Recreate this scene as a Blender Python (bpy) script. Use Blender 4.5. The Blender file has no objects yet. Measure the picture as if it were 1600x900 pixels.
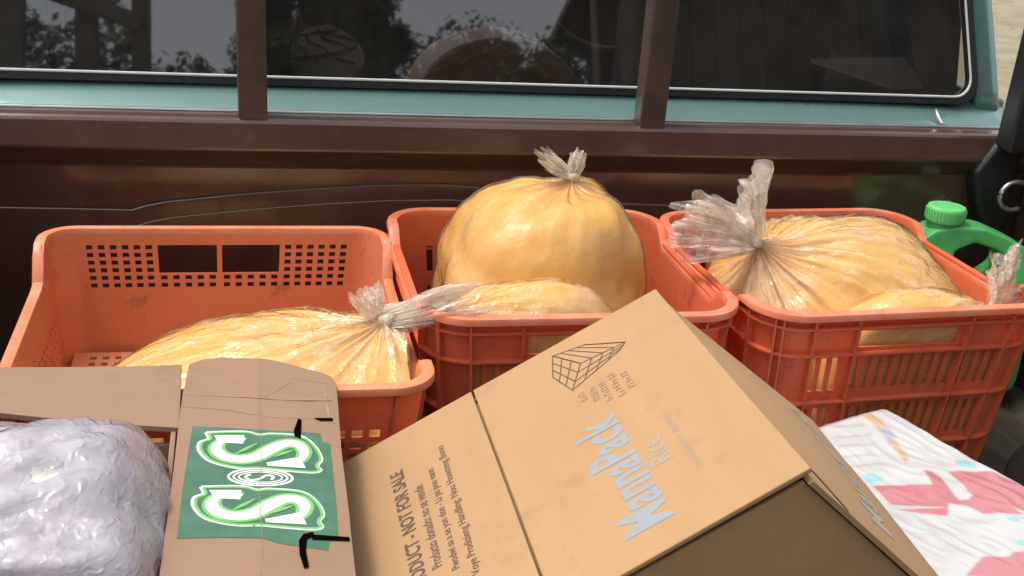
import bpy, bmesh, math, random
import numpy as np
from mathutils import Vector, Matrix, noise
from math import sin, cos, pi, radians, sqrt, atan2, exp

random.seed(7)
scene = bpy.context.scene
COL = scene.collection

# ------------------------------------------------------------------ camera
CAM = np.array([-0.2114, -1.5057, 0.7616]); YAW, PITCH, ROLL, FPX = 0.2453, 0.3851, 0.0824, 1815.8
def cam_axes():
    cy, sy, cp, sp = cos(YAW), sin(YAW), cos(PITCH), sin(PITCH)
    fwd = np.array([sy*cp, cy*cp, -sp]); right = np.array([cy, -sy, 0.0]); up = np.cross(right, fwd)
    c, s = cos(ROLL), sin(ROLL)
    return c*right + s*up, -s*right + c*up, fwd
CR, CU, CF = cam_axes()
def ray(u, v): return CF*FPX + CR*(u-800) - CU*(v-450)
def at(u, v, x=None, y=None, z=None):
    """a measured point of the place: where the sight line (u, v) meets a plane of constant x, y or z"""
    k = ray(u, v)
    if y is not None: t = (y-CAM[1])/k[1]
    elif z is not None: t = (z-CAM[2])/k[2]
    else: t = (x-CAM[0])/k[0]
    return Vector(CAM + k*t)
cd = bpy.data.cameras.new('camera'); cam = bpy.data.objects.new('camera', cd); COL.objects.link(cam)
m = Matrix.Identity(4)
for i in range(3):
    m[i][0] = CR[i]; m[i][1] = CU[i]; m[i][2] = -CF[i]; m[i][3] = CAM[i]
cam.matrix_world = m
cd.sensor_width = 36; cd.lens = FPX/1600*36; cd.clip_start = 0.02; cd.clip_end = 2000
scene.camera = cam

# ------------------------------------------------------------------ sky, sun, exposure
SUN_DIR = Vector((-0.40, 0.13, 0.90)).normalized()          # towards the sun
world = bpy.data.worlds.new('World'); scene.world = world; world.use_nodes = True
nt = world.node_tree; bg = nt.nodes['Background']
sky = nt.nodes.new('ShaderNodeTexSky'); sky.sky_type = 'NISHITA'; sky.sun_disc = False
sky.sun_elevation = math.asin(SUN_DIR.z); sky.sun_rotation = atan2(SUN_DIR.x, SUN_DIR.y)
sky.air_density = 1.0; sky.dust_density = 4.0; sky.ozone_density = 1.0
hs = nt.nodes.new('ShaderNodeHueSaturation'); hs.inputs['Saturation'].default_value = 0.22
nt.links.new(sky.outputs[0], hs.inputs['Color']); nt.links.new(hs.outputs[0], bg.inputs['Color'])
bg.inputs['Strength'].default_value = 0.15
sd = bpy.data.lights.new('sun', 'SUN'); sun = bpy.data.objects.new('sun', sd); COL.objects.link(sun)
sd.energy = 0.95; sd.angle = radians(12); sd.color = (1.0, 0.93, 0.82)
sun.rotation_euler = (-SUN_DIR).to_track_quat('-Z', 'Y').to_euler(); sun.location = (-4, 3, 8)
scene.view_settings.view_transform = 'Standard'; scene.view_settings.look = 'None'
scene.view_settings.exposure = 1.02; scene.view_settings.gamma = 1.0
scene.render.engine = 'CYCLES'
scene.cycles.transparent_max_bounces = 16
scene.cycles.max_bounces = 10

# ------------------------------------------------------------------ materials
MATS = {}
def pm(name, col, rough=0.5, var=0.12, vscale=6, bump=0.0, bscale=80, metallic=0.0, coat=0.0, coat_rough=0.15,
       spec=0.5, dirt=None, dirt_amt=0.3, dscale=3.0, transl=0.0, stretch=None, rvar=0.1, grime=0.0, gcol=(0.06, 0.04, 0.03), gscale=26, flute=0.0):
    if name in MATS: return MATS[name]
    mt = bpy.data.materials.new(name); mt.use_nodes = True; t = mt.node_tree; N = t.nodes; L = t.links
    p = N['Principled BSDF']
    tc = N.new('ShaderNodeTexCoord'); vec = tc.outputs['Object']
    if stretch:
        mp = N.new('ShaderNodeMapping'); mp.inputs['Scale'].default_value = stretch
        L.new(vec, mp.inputs['Vector']); vec = mp.outputs[0]
    n1 = N.new('ShaderNodeTexNoise'); n1.inputs['Scale'].default_value = vscale; n1.inputs['Detail'].default_value = 5
    L.new(vec, n1.inputs['Vector'])
    mx = N.new('ShaderNodeMix'); mx.data_type = 'RGBA'
    mx.inputs['A'].default_value = tuple(c*(1-var) for c in col)+(1,)
    mx.inputs['B'].default_value = tuple(min(1, c*(1+var)) for c in col)+(1,)
    L.new(n1.outputs['Fac'], mx.inputs['Factor']); out = mx.outputs['Result']
    if dirt:
        n2 = N.new('ShaderNodeTexNoise'); n2.inputs['Scale'].default_value = dscale; n2.inputs['Detail'].default_value = 8
        n2.inputs['Roughness'].default_value = 0.7
        L.new(vec, n2.inputs['Vector'])
        cr = N.new('ShaderNodeMapRange'); cr.inputs['From Min'].default_value = 0.42; cr.inputs['From Max'].default_value = 0.72
        cr.inputs['To Max'].default_value = dirt_amt
        L.new(n2.outputs['Fac'], cr.inputs['Value'])
        m2 = N.new('ShaderNodeMix'); m2.data_type = 'RGBA'; m2.inputs['B'].default_value = tuple(dirt)+(1,)
        L.new(cr.outputs[0], m2.inputs['Factor']); L.new(out, m2.inputs['A']); out = m2.outputs['Result']
    if grime > 0:
        g1 = N.new('ShaderNodeTexNoise'); g1.inputs['Scale'].default_value = gscale; g1.inputs['Detail'].default_value = 9; g1.inputs['Roughness'].default_value = 0.72
        L.new(tc.outputs['Object'], g1.inputs['Vector'])
        g2 = N.new('ShaderNodeMapRange'); g2.inputs['From Min'].default_value = 0.56; g2.inputs['From Max'].default_value = 0.74; g2.inputs['To Max'].default_value = grime
        L.new(g1.outputs['Fac'], g2.inputs['Value'])
        g3 = N.new('ShaderNodeMix'); g3.data_type = 'RGBA'; g3.inputs['B'].default_value = tuple(gcol)+(1,)
        L.new(g2.outputs[0], g3.inputs['Factor']); L.new(out, g3.inputs['A']); out = g3.outputs['Result']
    L.new(out, p.inputs['Base Color'])
    rr = N.new('ShaderNodeMapRange'); rr.inputs['To Min'].default_value = max(0.02, rough-rvar); rr.inputs['To Max'].default_value = min(1, rough+rvar)
    L.new(n1.outputs['Fac'], rr.inputs['Value']); L.new(rr.outputs[0], p.inputs['Roughness'])
    p.inputs['Metallic'].default_value = metallic
    p.inputs['Specular IOR Level'].default_value = spec
    p.inputs['Coat Weight'].default_value = coat; p.inputs['Coat Roughness'].default_value = coat_rough
    if bump > 0:
        n3 = N.new('ShaderNodeTexNoise'); n3.inputs['Scale'].default_value = bscale; n3.inputs['Detail'].default_value = 4
        L.new(vec, n3.inputs['Vector'])
        b = N.new('ShaderNodeBump'); b.inputs['Strength'].default_value = bump; b.inputs['Distance'].default_value = 0.004
        hh = n3.outputs['Fac']
        if flute > 0:                                           # corrugations telegraphing through the liner
            wv = N.new('ShaderNodeTexWave'); wv.bands_direction = 'Y'; wv.inputs['Scale'].default_value = 52; wv.inputs['Distortion'].default_value = 0.3
            L.new(tc.outputs['Object'], wv.inputs['Vector'])
            fa = N.new('ShaderNodeMath'); fa.operation = 'MULTIPLY_ADD'; fa.inputs[1].default_value = flute
            L.new(wv.outputs['Fac'], fa.inputs[0]); L.new(hh, fa.inputs[2]); hh = fa.outputs[0]
        L.new(hh, b.inputs['Height']); L.new(b.outputs[0], p.inputs['Normal'])
    if transl > 0:
        tr = N.new('ShaderNodeBsdfTranslucent'); L.new(out, tr.inputs['Color'])
        ms = N.new('ShaderNodeMixShader'); ms.inputs[0].default_value = transl
        L.new(p.outputs[0], ms.inputs[1]); L.new(tr.outputs[0], ms.inputs[2])
        L.new(ms.outputs[0], N['Material Output'].inputs['Surface'])
    MATS[name] = mt
    return mt

M_ground = pm('dry_earth', (0.22, 0.19, 0.12), 0.95, 0.35, 1.2, 0.6, 30, dirt=(0.12, 0.10, 0.06), dirt_amt=0.8, dscale=4)
M_brown = pm('dark_bed_paint', (0.068, 0.036, 0.026), 0.19, 0.2, 5, 0.03, 40, spec=0.9, dirt=(0.13, 0.08, 0.055), dirt_amt=0.22, rvar=.06, grime=.3, gcol=(.15, .11, .08), gscale=30, dscale=5)
M_teal = pm('teal_paint', (0.13, 0.24, 0.225), 0.28, 0.06, 3, metallic=0.45, coat=0.6, coat_rough=0.1, dirt=(0.25, 0.3, 0.27), dirt_amt=0.08, dscale=25)
M_rubber = pm('black_rubber', (0.012, 0.012, 0.012), 0.5, 0.1, 10)
M_chrome = pm('bright_trim', (0.62, 0.6, 0.58), 0.25, 0.1, 20, metallic=1.0)
M_trim = pm('grey_trim', (0.60, 0.59, 0.57), 0.35, 0.1, 20)
M_steel = pm('dull_steel', (0.42, 0.42, 0.42), 0.4, 0.2, 20, metallic=0.9)
M_rack = pm('rack_tube_paint', (0.034, 0.024, 0.020), 0.42, 0.2, 9, 0.1, 60, dirt=(0.2, 0.13, 0.09), dirt_amt=0.25, dscale=12)
M_floor = pm('bed_floor_paint', (0.035, 0.025, 0.02), 0.5, 0.3, 6, 0.2, 60, dirt=(0.15, 0.12, 0.09), dirt_amt=0.5, dscale=8)
M_dark = pm('cab_trim_dark', (0.02, 0.018, 0.017), 0.75, 0.2, 8)
M_seat = pm('brown_seat_vinyl', (0.50, 0.25, 0.17), 0.5, 0.2, 15, 0.3, 50, stretch=(1, 1, 4))
M_seatd = pm('dark_seat_vinyl', (0.20, 0.11, 0.085), 0.55, 0.2, 15, 0.3, 50)
M_crateA = pm('orange_crate_plastic', (0.82, 0.265, 0.118), 0.5, 0.08, 4, 0.05, 60, dirt=(0.76, 0.32, 0.17), dirt_amt=0.4, dscale=9, transl=0.36, grime=.55, gcol=(.16, .06, .035))
M_crateB = pm('red_orange_crate_plastic', (0.80, 0.185, 0.080), 0.42, 0.08, 4, 0.05, 60, dirt=(0.74, 0.24, 0.12), dirt_amt=0.4, dscale=9, transl=0.36, grime=.55, gcol=(.16, .06, .035))
M_rimA = pm('worn_crate_rim', (0.72, 0.22, 0.10), 0.45, 0.08, 12, 0.1, 90, dirt=(0.72, 0.50, 0.36), dirt_amt=0.5, dscale=14, transl=0.1)
M_rimB = pm('worn_crate_rim_red', (0.70, 0.16, 0.072), 0.45, 0.08, 12, 0.1, 90, dirt=(0.72, 0.46, 0.34), dirt_amt=0.45, dscale=14, transl=0.1)
M_meal = pm('yellow_cornmeal', (0.64, 0.365, 0.100), 0.8, 0.08, 20, 0.3, 60, dirt=(0.60, 0.31, 0.075), dirt_amt=0.5, dscale=9)
M_meal2 = pm('orange_cornmeal', (0.66, 0.365, 0.082), 0.85, 0.10, 16, 0.35, 60, dirt=(0.58, 0.27, 0.05), dirt_amt=0.7, dscale=7)
M_jug = pm('green_jug_plastic', (0.10, 0.50, 0.14), 0.36, 0.06, 6, 0.02, 40, transl=0.25, dirt=(.2, .45, .2), dirt_amt=.3, dscale=20, grime=.4, gcol=(.05, .16, .05))
M_cap = pm('green_cap_plastic', (0.16, 0.62, 0.20), 0.35, 0.06, 6, transl=0.1)
M_card = pm('tan_cardboard', (0.335, 0.198, 0.092), 0.85, 0.09, 3, 0.22, 6, dirt=(0.265, 0.152, 0.07), dirt_amt=0.45, dscale=2.2, stretch=(5, 1.2, 5), flute=.10, grime=.35, gcol=(.16, .085, .04), gscale=14)
M_card2 = pm('brown_cardboard', (0.245, 0.146, 0.088), 0.75, 0.07, 5, 0.3, 25, dirt=(0.185, 0.105, 0.06), dirt_amt=0.45, dscale=7, flute=.10, grime=.4, gcol=(.11, .06, .032), gscale=12)
M_gap_shade = pm('gap_shade', (0.10, 0.055, 0.03), 0.9, 0.2, 120)
M_ink = pm('dark_ink', (0.085, 0.05, 0.035), 0.8, 0.3, 60)
M_ink2 = pm('brown_ink', (0.20, 0.11, 0.07), 0.8, 0.3, 60)
M_blue = pm('grey_blue_ink', (0.215, 0.235, 0.25), 0.8, 0.08, 40)
M_blue2 = pm('faded_grey_ink', (0.27, 0.225, 0.18), 0.8, 0.08, 40)
M_green = pm('green_print', (0.034, 0.115, 0.066), 0.55, 0.15, 60, dirt=(0.11, 0.20, 0.145), dirt_amt=0.3, dscale=30)
M_lime = pm('lime_print', (0.13, 0.37, 0.10), 0.55, 0.08, 60)
M_white = pm('white_print', (0.55, 0.54, 0.515), 0.55, 0.05, 60)
M_navy = pm('dark_print_line', (0.06, 0.09, 0.10), 0.6, 0.1, 60)
M_crease = pm('pale_crease', (0.30, 0.185, 0.115), 0.8, 0.1, 80)
M_black = pm('slot_shade', (0.003, 0.002, 0.002), 0.9, 0.1, 20, spec=0.0)
M_cream = pm('cream_knot', (0.80, 0.70, 0.52), 0.35, 0.1, 60, transl=0.3)
M_wood = pm('dark_timber', (0.05, 0.04, 0.03), 0.8, 0.3, 6, 0.3, 30)
M_leaf = pm('dark_leaves', (0.035, 0.05, 0.02), 0.6, 0.4, 3)
M_bark = pm('bark', (0.07, 0.05, 0.035), 0.9, 0.3, 10, 0.5, 30)
M_paper = pm('pale_board', (0.80, 0.66, 0.56), 0.8, 0.08, 10)
M_tyre = pm('arch_paint', (0.055, 0.05, 0.047), 0.55, 0.25, 12, 0.3, 50, dirt=(0.2, 0.18, 0.15), dirt_amt=0.4, dscale=25)

def film_mat(name, tint, body, op0, op1, rough=0.14, sscale=5.0, lo=0.48, hi=0.70, bstr=0.5, attr=True, gloss=1.0, cr_scale=0, patch=0.55, near=0.5, bdist=.008):
    """thin wrinkled polythene: clear film that shines, with milky streaks along its folds"""
    mt = bpy.data.materials.new(name); mt.use_nodes = True; t = mt.node_tree; N = t.nodes; L = t.links
    N.remove(N['Principled BSDF'])
    if attr:
        a = N.new('ShaderNodeAttribute'); a.attribute_name = 'fold'; vec = a.outputs['Vector']
    else:
        vec = N.new('ShaderNodeTexCoord').outputs['Object']
    n1 = N.new('ShaderNodeTexNoise'); n1.inputs['Scale'].default_value = sscale; n1.inputs['Detail'].default_value = 3
    n1.inputs['Roughness'].default_value = 0.55; n1.inputs['Distortion'].default_value = 0.4
    L.new(vec, n1.inputs['Vector'])
    oc = N.new('ShaderNodeTexCoord')
    n2 = N.new('ShaderNodeTexNoise'); n2.inputs['Scale'].default_value = 11; n2.inputs['Detail'].default_value = 4; n2.inputs['Distortion'].default_value = 0.6
    L.new(oc.outputs['Object'], n2.inputs['Vector'])
    av = N.new('ShaderNodeMix'); av.inputs['Factor'].default_value = patch
    L.new(n1.outputs['Fac'], av.inputs['A']); L.new(n2.outputs['Fac'], av.inputs['B'])
    mr = N.new('ShaderNodeMapRange'); mr.inputs['From Min'].default_value = lo; mr.inputs['From Max'].default_value = hi
    mr.inputs['To Min'].default_value = op0; mr.inputs['To Max'].default_value = op1; mr.interpolation_type = 'SMOOTHSTEP'
    L.new(av.outputs['Result'], mr.inputs['Value'])
    if attr and near > 0:                                       # milkiest where the film is gathered at the neck
        sp = N.new('ShaderNodeSeparateXYZ'); L.new(vec, sp.inputs[0])
        nr = N.new('ShaderNodeMapRange'); nr.inputs['From Min'].default_value = 0.15; nr.inputs['From Max'].default_value = 1.5
        nr.inputs['To Min'].default_value = 1.0; nr.inputs['To Max'].default_value = 1-near; L.new(sp.outputs['Z'], nr.inputs['Value'])
        mu = N.new('ShaderNodeMath'); mu.operation = 'MULTIPLY'; L.new(mr.outputs[0], mu.inputs[0]); L.new(nr.outputs[0], mu.inputs[1]); mr = mu
    hsum = n1.outputs['Fac']
    if cr_scale:
        vo = N.new('ShaderNodeTexNoise'); vo.noise_type = 'RIDGED_MULTIFRACTAL'; vo.inputs['Scale'].default_value = cr_scale; vo.inputs['Detail'].default_value = 3
        vo.inputs['Distortion'].default_value = 0.8; mpp = N.new('ShaderNodeMapping'); mpp.inputs['Scale'].default_value = (1, .55, 1.7); mpp.inputs['Rotation'].default_value = (.3, .5, .2)
        L.new(oc.outputs['Object'], mpp.inputs['Vector']); L.new(mpp.outputs[0], vo.inputs['Vector'])
        vs = N.new('ShaderNodeMath'); vs.operation = 'MULTIPLY_ADD'; vs.inputs[1].default_value = .45
        L.new(vo.outputs['Fac'], vs.inputs[0]); L.new(n1.outputs['Fac'], vs.inputs[2]); hsum = vs.outputs[0]
    b = N.new('ShaderNodeBump'); b.inputs['Strength'].default_value = bstr; b.inputs['Distance'].default_value = bdist
    L.new(hsum, b.inputs['Height'])
    tr = N.new('ShaderNodeBsdfTransparent'); tr.inputs['Color'].default_value = tuple(tint)+(1,)
    gl = N.new('ShaderNodeBsdfGlossy'); gl.inputs['Roughness'].default_value = rough; gl.inputs['Color'].default_value = (gloss, gloss, gloss, 1)
    L.new(b.outputs[0], gl.inputs['Normal'])
    fr = N.new('ShaderNodeFresnel'); L.new(b.outputs[0], fr.inputs['Normal'])
    ge = N.new('ShaderNodeNewGeometry'); io = N.new('ShaderNodeMapRange'); io.inputs['To Min'].default_value = 1.6; io.inputs['To Max'].default_value = 1/1.6
    L.new(ge.outputs['Backfacing'], io.inputs['Value']); L.new(io.outputs[0], fr.inputs['IOR'])
    df = N.new('ShaderNodeBsdfDiffuse'); df.inputs['Color'].default_value = tuple(body)+(1,); L.new(b.outputs[0], df.inputs['Normal'])
    tl = N.new('ShaderNodeBsdfTranslucent'); tl.inputs['Color'].default_value = tuple(body)+(1,)
    md = N.new('ShaderNodeMixShader'); md.inputs[0].default_value = 0.4; L.new(df.outputs[0], md.inputs[1]); L.new(tl.outputs[0], md.inputs[2])
    m1 = N.new('ShaderNodeMixShader'); L.new(mr.outputs[0], m1.inputs[0]); L.new(tr.outputs[0], m1.inputs[1]); L.new(md.outputs[0], m1.inputs[2])
    m2 = N.new('ShaderNodeMixShader'); L.new(fr.outputs[0], m2.inputs[0]); L.new(m1.outputs[0], m2.inputs[1]); L.new(gl.outputs[0], m2.inputs[2])
    L.new(m2.outputs[0], N['Material Output'].inputs['Surface'])
    return mt
M_film = film_mat('clear_bag_film', (1, 0.98, 0.95), (0.88, 0.75, 0.53), 0.03, 0.75, rough=0.12, gloss=.8, sscale=3.0, lo=0.44, hi=0.66, bstr=0.7, cr_scale=90, patch=.5, near=.5, bdist=.007)
M_film2 = film_mat('taut_bag_film', (1, 0.98, 0.95), (0.86, 0.66, 0.36), 0.02, 0.36, rough=0.34, gloss=.4, sscale=2.0, lo=0.40, hi=0.66, bstr=0.4, cr_scale=60, patch=.95, near=0, bdist=.006)
M_tail = film_mat('bag_tail_film', (1, 0.98, 0.95), (0.96, 0.90, 0.80), 0.20, 0.66, rough=0.10, sscale=40, lo=0.38, hi=0.64, attr=False, bstr=.8, cr_scale=110)
M_lilac = film_mat('lilac_bag_film', (0.95, 0.93, 0.98), (0.58, 0.55, 0.62), 0.18, 0.80, rough=0.2, gloss=.9, sscale=9, lo=0.40, hi=0.64, bstr=1.0, cr_scale=110, attr=False, bdist=.0045)

# window glass
M_glass = bpy.data.materials.new('tinted_glass'); M_glass.use_nodes = True
t = M_glass.node_tree; N = t.nodes; N.remove(N['Principled BSDF'])
tr = N.new('ShaderNodeBsdfTransparent'); tr.inputs['Color'].default_value = (0.55, 0.50, 0.47, 1)
gl = N.new('ShaderNodeBsdfGlossy'); gl.inputs['Roughness'].default_value = 0.022
fr = N.new('ShaderNodeFresnel'); fr.inputs['IOR'].default_value = 2.35
mxs = N.new('ShaderNodeMixShader'); t.links.new(fr.outputs[0], mxs.inputs[0]); t.links.new(tr.outputs[0], mxs.inputs[1]); t.links.new(gl.outputs[0], mxs.inputs[2])
du = N.new('ShaderNodeBsdfDiffuse'); du.inputs['Color'].default_value = (.45, .42, .38, 1)
dn_ = N.new('ShaderNodeTexNoise'); dn_.inputs['Scale'].default_value = 7; dn_.inputs['Detail'].default_value = 8; dn_.inputs['Roughness'].default_value = .7
dc = N.new('ShaderNodeTexCoord'); t.links.new(dc.outputs['Object'], dn_.inputs['Vector'])
dr = N.new('ShaderNodeMapRange'); dr.inputs['From Min'].default_value = .35; dr.inputs['From Max'].default_value = .75; dr.inputs['To Min'].default_value = .008; dr.inputs['To Max'].default_value = .06
t.links.new(dn_.outputs['Fac'], dr.inputs['Value'])
dm = N.new('ShaderNodeMixShader'); t.links.new(dr.outputs[0], dm.inputs[0]); t.links.new(mxs.outputs[0], dm.inputs[1]); t.links.new(du.outputs[0], dm.inputs[2])
t.links.new(dm.outputs[0], N['Material Output'].inputs['Surface'])

# ------------------------------------------------------------------ object helpers
def link(o, parent=None):
    COL.objects.link(o)
    if parent is not None:
        o.parent = parent
        bpy.context.view_layer.update() if False else None
    return o
def empty(name, loc=(0, 0, 0), rot=None, label=None, cat=None, group=None):
    o = bpy.data.objects.new(name, None); COL.objects.link(o); o.empty_display_size = 0.05
    mw = Matrix.Translation(Vector(loc))
    if rot is not None: mw = mw @ rot
    o.matrix_world = mw
    tag(o, label, cat, group)
    return o
def tag(o, label=None, cat=None, group=None, kind=None):
    if label: o['label'] = label
    if cat: o['category'] = cat
    if group: o['group'] = group
    if kind: o['kind'] = kind
    return o
def mesh_obj(name, verts, faces, mat, parent=None, smooth=False, world=True, bevel=0, bseg=2, mats=None, midx=None, recalc=False):
    """one mesh object; verts in world space unless world=False (then in the parent's space)"""
    me = bpy.data.meshes.new(name)
    if parent is not None and world:
        inv = parent.matrix_world.inverted(); verts = [inv @ Vector(v) for v in verts]
    me.from_pydata([tuple(v) for v in verts], [], faces)
    if mats:
        for a in mats: me.materials.append(a)
        if midx: me.polygons.foreach_set('material_index', midx)
    else: me.materials.append(mat)
    if recalc:
        b = bmesh.new(); b.from_mesh(me); bmesh.ops.recalc_face_normals(b, faces=b.faces); b.to_mesh(me); b.free()
    if smooth: me.polygons.foreach_set('use_smooth', [True]*len(me.polygons))
    me.update()
    o = bpy.data.objects.new(name, me); COL.objects.link(o)
    if parent is not None: o.parent = parent
    if bevel:
        md = o.modifiers.new('bevel', 'BEVEL'); md.width = bevel; md.segments = bseg; md.limit_method = 'ANGLE'; md.angle_limit = radians(35)
    return o
def box_vf(x0, x1, y0, y1, z0, z1):
    v = [(x, y, z) for z in (z0, z1) for y in (y0, y1) for x in (x0, x1)]
    f = [(0, 2, 3, 1), (4, 5, 7, 6), (0, 1, 5, 4), (2, 6, 7, 3), (0, 4, 6, 2), (1, 3, 7, 5)]
    return v, f
def box(name, a, mat, parent=None, bevel=0.003, world=True):
    v, f = box_vf(*a); return mesh_obj(name, v, f, mat, parent, world=world, bevel=bevel)
def join_vf(parts):
    V, F = [], []
    for v, f in parts:
        o = len(V); V += [tuple(p) for p in v]; F += [tuple(i+o for i in q) for q in f]
    return V, F
def prism(poly, d0, d1, axis='y'):
    """extrude a closed 2-D outline; axis y: outline is (x, z)"""
    n = len(poly)
    if axis == 'y': v = [(x, d0, z) for x, z in poly]+[(x, d1, z) for x, z in poly]
    elif axis == 'x': v = [(d0, y, z) for y, z in poly]+[(d1, y, z) for y, z in poly]
    else: v = [(x, y, d0) for x, y in poly]+[(x, y, d1) for x, y in poly]
    f = [tuple(range(n))[::-1], tuple(range(n, 2*n))]+[(i, (i+1) % n, n+(i+1) % n, n+i) for i in range(n)]
    return v, f
def frame_slab(o, ex, ey, ez, a):
    """box in a skew frame: origin o, axes ex ey ez, ranges a"""
    v, f = box_vf(*a)
    return [o+ex*p[0]+ey*p[1]+ez*p[2] for p in v], f
def tube(pts, r, seg=10, closed=False, rfun=None):
    pts = [Vector(p) for p in pts]; V, F = [], []; n = len(pts); up = Vector((0, 0, 1))
    for i, p in enumerate(pts):
        a = pts[(i-1) % n] if (closed or i > 0) else p; b = pts[(i+1) % n] if (closed or i < n-1) else p
        t = (b-a).normalized(); s = t.cross(up)
        if s.length < 1e-3: s = t.cross(Vector((1, 0, 0)))
        s.normalize(); q = s.cross(t)
        rr = rfun(i/(n-1)) if rfun else r
        for k in range(seg):
            an = 2*pi*k/seg; V.append(p+s*cos(an)*rr+q*sin(an)*rr)
    m_ = n if closed else n-1
    for i in range(m_):
        for k in range(seg):
            a = i*seg+k; b = i*seg+(k+1) % seg; c = ((i+1) % n)*seg+(k+1) % seg; d = ((i+1) % n)*seg+k
            F.append((a, b, c, d))
    if not closed:
        F.append(tuple(range(seg))[::-1]); F.append(tuple(range((n-1)*seg, n*seg)))
    return V, F
def lerp(a, b, t): return a+(b-a)*t
def softmin(a, b, k=.02):
    h_ = max(0, k-abs(a-b))/k; return min(a, b)-h_*h_*k*.25
def sstep(a, b, x):
    t = min(1, max(0, (x-a)/(b-a))); return t*t*(3-2*t)

# ================================================================== GROUND
g = mesh_obj('ground', [(-400, -400, -0.75), (400, -400, -0.75), (400, 400, -0.75), (-400, 400, -0.75)], [(0, 1, 2, 3)], M_ground)
tag(g, kind='structure')
sv, sf = [], []
for i in range(900):
    r = random.uniform(3, 16); a = random.uniform(0, 2*pi); s = random.choice([.02, .03, .05, .09])*random.uniform(.6, 1.3)
    cx_, cy_ = r*cos(a), r*sin(a); o = len(sv)
    if abs(cx_-.17) < 1.2 and -2 < cy_ < 3.5: continue
    for k in range(5): sv.append((cx_+s*cos(k*1.256+a)*random.uniform(.7, 1.2), cy_+s*sin(k*1.256+a)*random.uniform(.7, 1.2), -0.752))
    sv.append((cx_+s*.2, cy_, -0.75+s*.7))
    sf += [(o+k, o+(k+1) % 5, o+5) for k in range(5)]
gs = mesh_obj('ground_stones', sv, sf, pm('stone', (0.22, 0.18, 0.13), 0.9, 0.4, 2)); tag(gs, 'loose brown stones scattered over the dry ground', 'stones', kind='stuff')

# ================================================================== PICKUP TRUCK
XL, XR = -0.655, 0.995            # outer sides of cab
truck = empty('pickup_truck', (0.17, 0.4, -0.75), label='teal pickup truck with dark brown load bed and rear window rack', cat='pickup truck')
BT = 0.376                      # top of bulkhead
# bed floor with corrugations
parts = []
yb = -1.55
prof = [(XL+.03, -.012)]
x = XL+.05
while x < XR-.07:
    prof += [(x, -.012), (x+.012, 0.0), (x+.055, 0.0), (x+.067, -.012)]; x += .09
prof += [(XR-.03, -.012)]
V = [(a, yb, z) for a, z in prof]+[(a, 0.0, z) for a, z in prof]+[(a, yb, -.05) for a, z in prof]+[(a, 0, -.05) for a, z in prof]
n = len(prof); F = [(i, i+1, n+i+1, n+i) for i in range(n-1)]+[(2*n+i, 3*n+i, 3*n+i+1, 2*n+i+1) for i in range(n-1)]+[(i, 2*n+i, 2*n+i+1, i+1) for i in range(n-1)]
mesh_obj('bed_floor', V, F, M_floor, truck)
# bulkhead: rolled top rail over a recessed panel
prof = [(0.026, -.05), (0.026, .371), (0.023, .3755), (-.008, .3765), (-.0125, .3745), (-.0145, .371), (-.0215, .3405), (-.0215, .3375), (-.0195, .3345), (-.003, .3135), (-.0005, .311), (0.001, .307), (0.003, .25), (0.003, -.05)]
nx = 60; V = []; F = []
for i in range(nx+1):
    xx = lerp(XL+.02, XR-.02, i/nx)
    for k, (y, z) in enumerate(prof):
        w = .0018*noise.noise(Vector((xx*3, z*9, 1.3)))
        V.append((xx, y+w, z+w*.6))
n = len(prof)
F = [(i*n+k, i*n+(k+1) % n, (i+1)*n+(k+1) % n, (i+1)*n+k) for i in range(nx) for k in range(n)]
F += [tuple(range(n))[::-1], tuple(range(nx*n, nx*n+n))]
mesh_obj('bulkhead', V, F, M_brown, truck, recalc=True)
# stamped swage plate on the bulkhead face
top = [(-60, 326), (120, 329), (205, 331), (228, 324), (260, 318), (380, 306), (500, 297), (600, 292), (700, 291), (760, 296), (800, 308), (900, 318), (1100, 325), (1340, 334)]
pts = [at(u, v, y=-.012) for u, v in top]; pts = [(p.x, p.z) for p in pts]
def plate(name, pts, y0, y1, mat, bev):
    v, f = prism(pts+[(pts[-1][0], .0), (pts[0][0], .0)], y0, y1); return mesh_obj(name, v, f, mat, truck, bevel=bev, bseg=3, recalc=True)
plate('bulkhead_swage', pts, .001, -.0035, M_brown, .0032)
pts2 = [(a+.006, b-.021) for a, b in pts[2:]]
plate('bulkhead_swage', pts2, -.003, -.0062, M_brown, .003)
# highlight along the bulkhead's top edge, built in as a pale steel strip
box('bulkhead_top_highlight', (XL+.02, XR-.02, .0262, .034, .366, .3785), M_steel, truck, bevel=.002)
# rack posts standing on the rail
def rack_post(u0, v0, u1, v1, yb, w=.037, d=.034):
    b = at(u0, v0, y=yb); t = at(u1, v1, y=yb+.0)
    dirv = (t-b); dirv = dirv/dirv.z; z0 = BT-.004; b = b+dirv*(z0-b.z); h = .62
    e = dirv*h
    ex, ey = Vector((w/2, 0, 0)), Vector((0, d/2, 0))
    V = [b-ex-ey, b+ex-ey, b+ex+ey, b-ex+ey]; V += [p+e for p in V]
    F = [(0, 3, 2, 1), (4, 5, 6, 7), (0, 1, 5, 4), (1, 2, 6, 5), (2, 3, 7, 6), (3, 0, 4, 7)]
    o = mesh_obj('rack_post', V, F, M_rack, truck, bevel=.004, bseg=3)
    # weld bead round the foot
    ring = [(b.x+sx*(w/2+.001), b.y+sy*(d/2+.001), BT+.001) for sx, sy in ((-1, -1), (1, -1), (1, 1), (-1, 1))]
    pr = []
    for i in range(4):
        a, c = Vector(ring[i]), Vector(ring[(i+1) % 4])
        for k in range(8): pr.append(a.lerp(c, k/8)+Vector((0, 0, .0012*random.random())))
    v, f = tube(pr, .0032, 6, closed=True); mesh_obj('weld_bead', v, f, M_steel, o, smooth=True)
    return b+e
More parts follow.
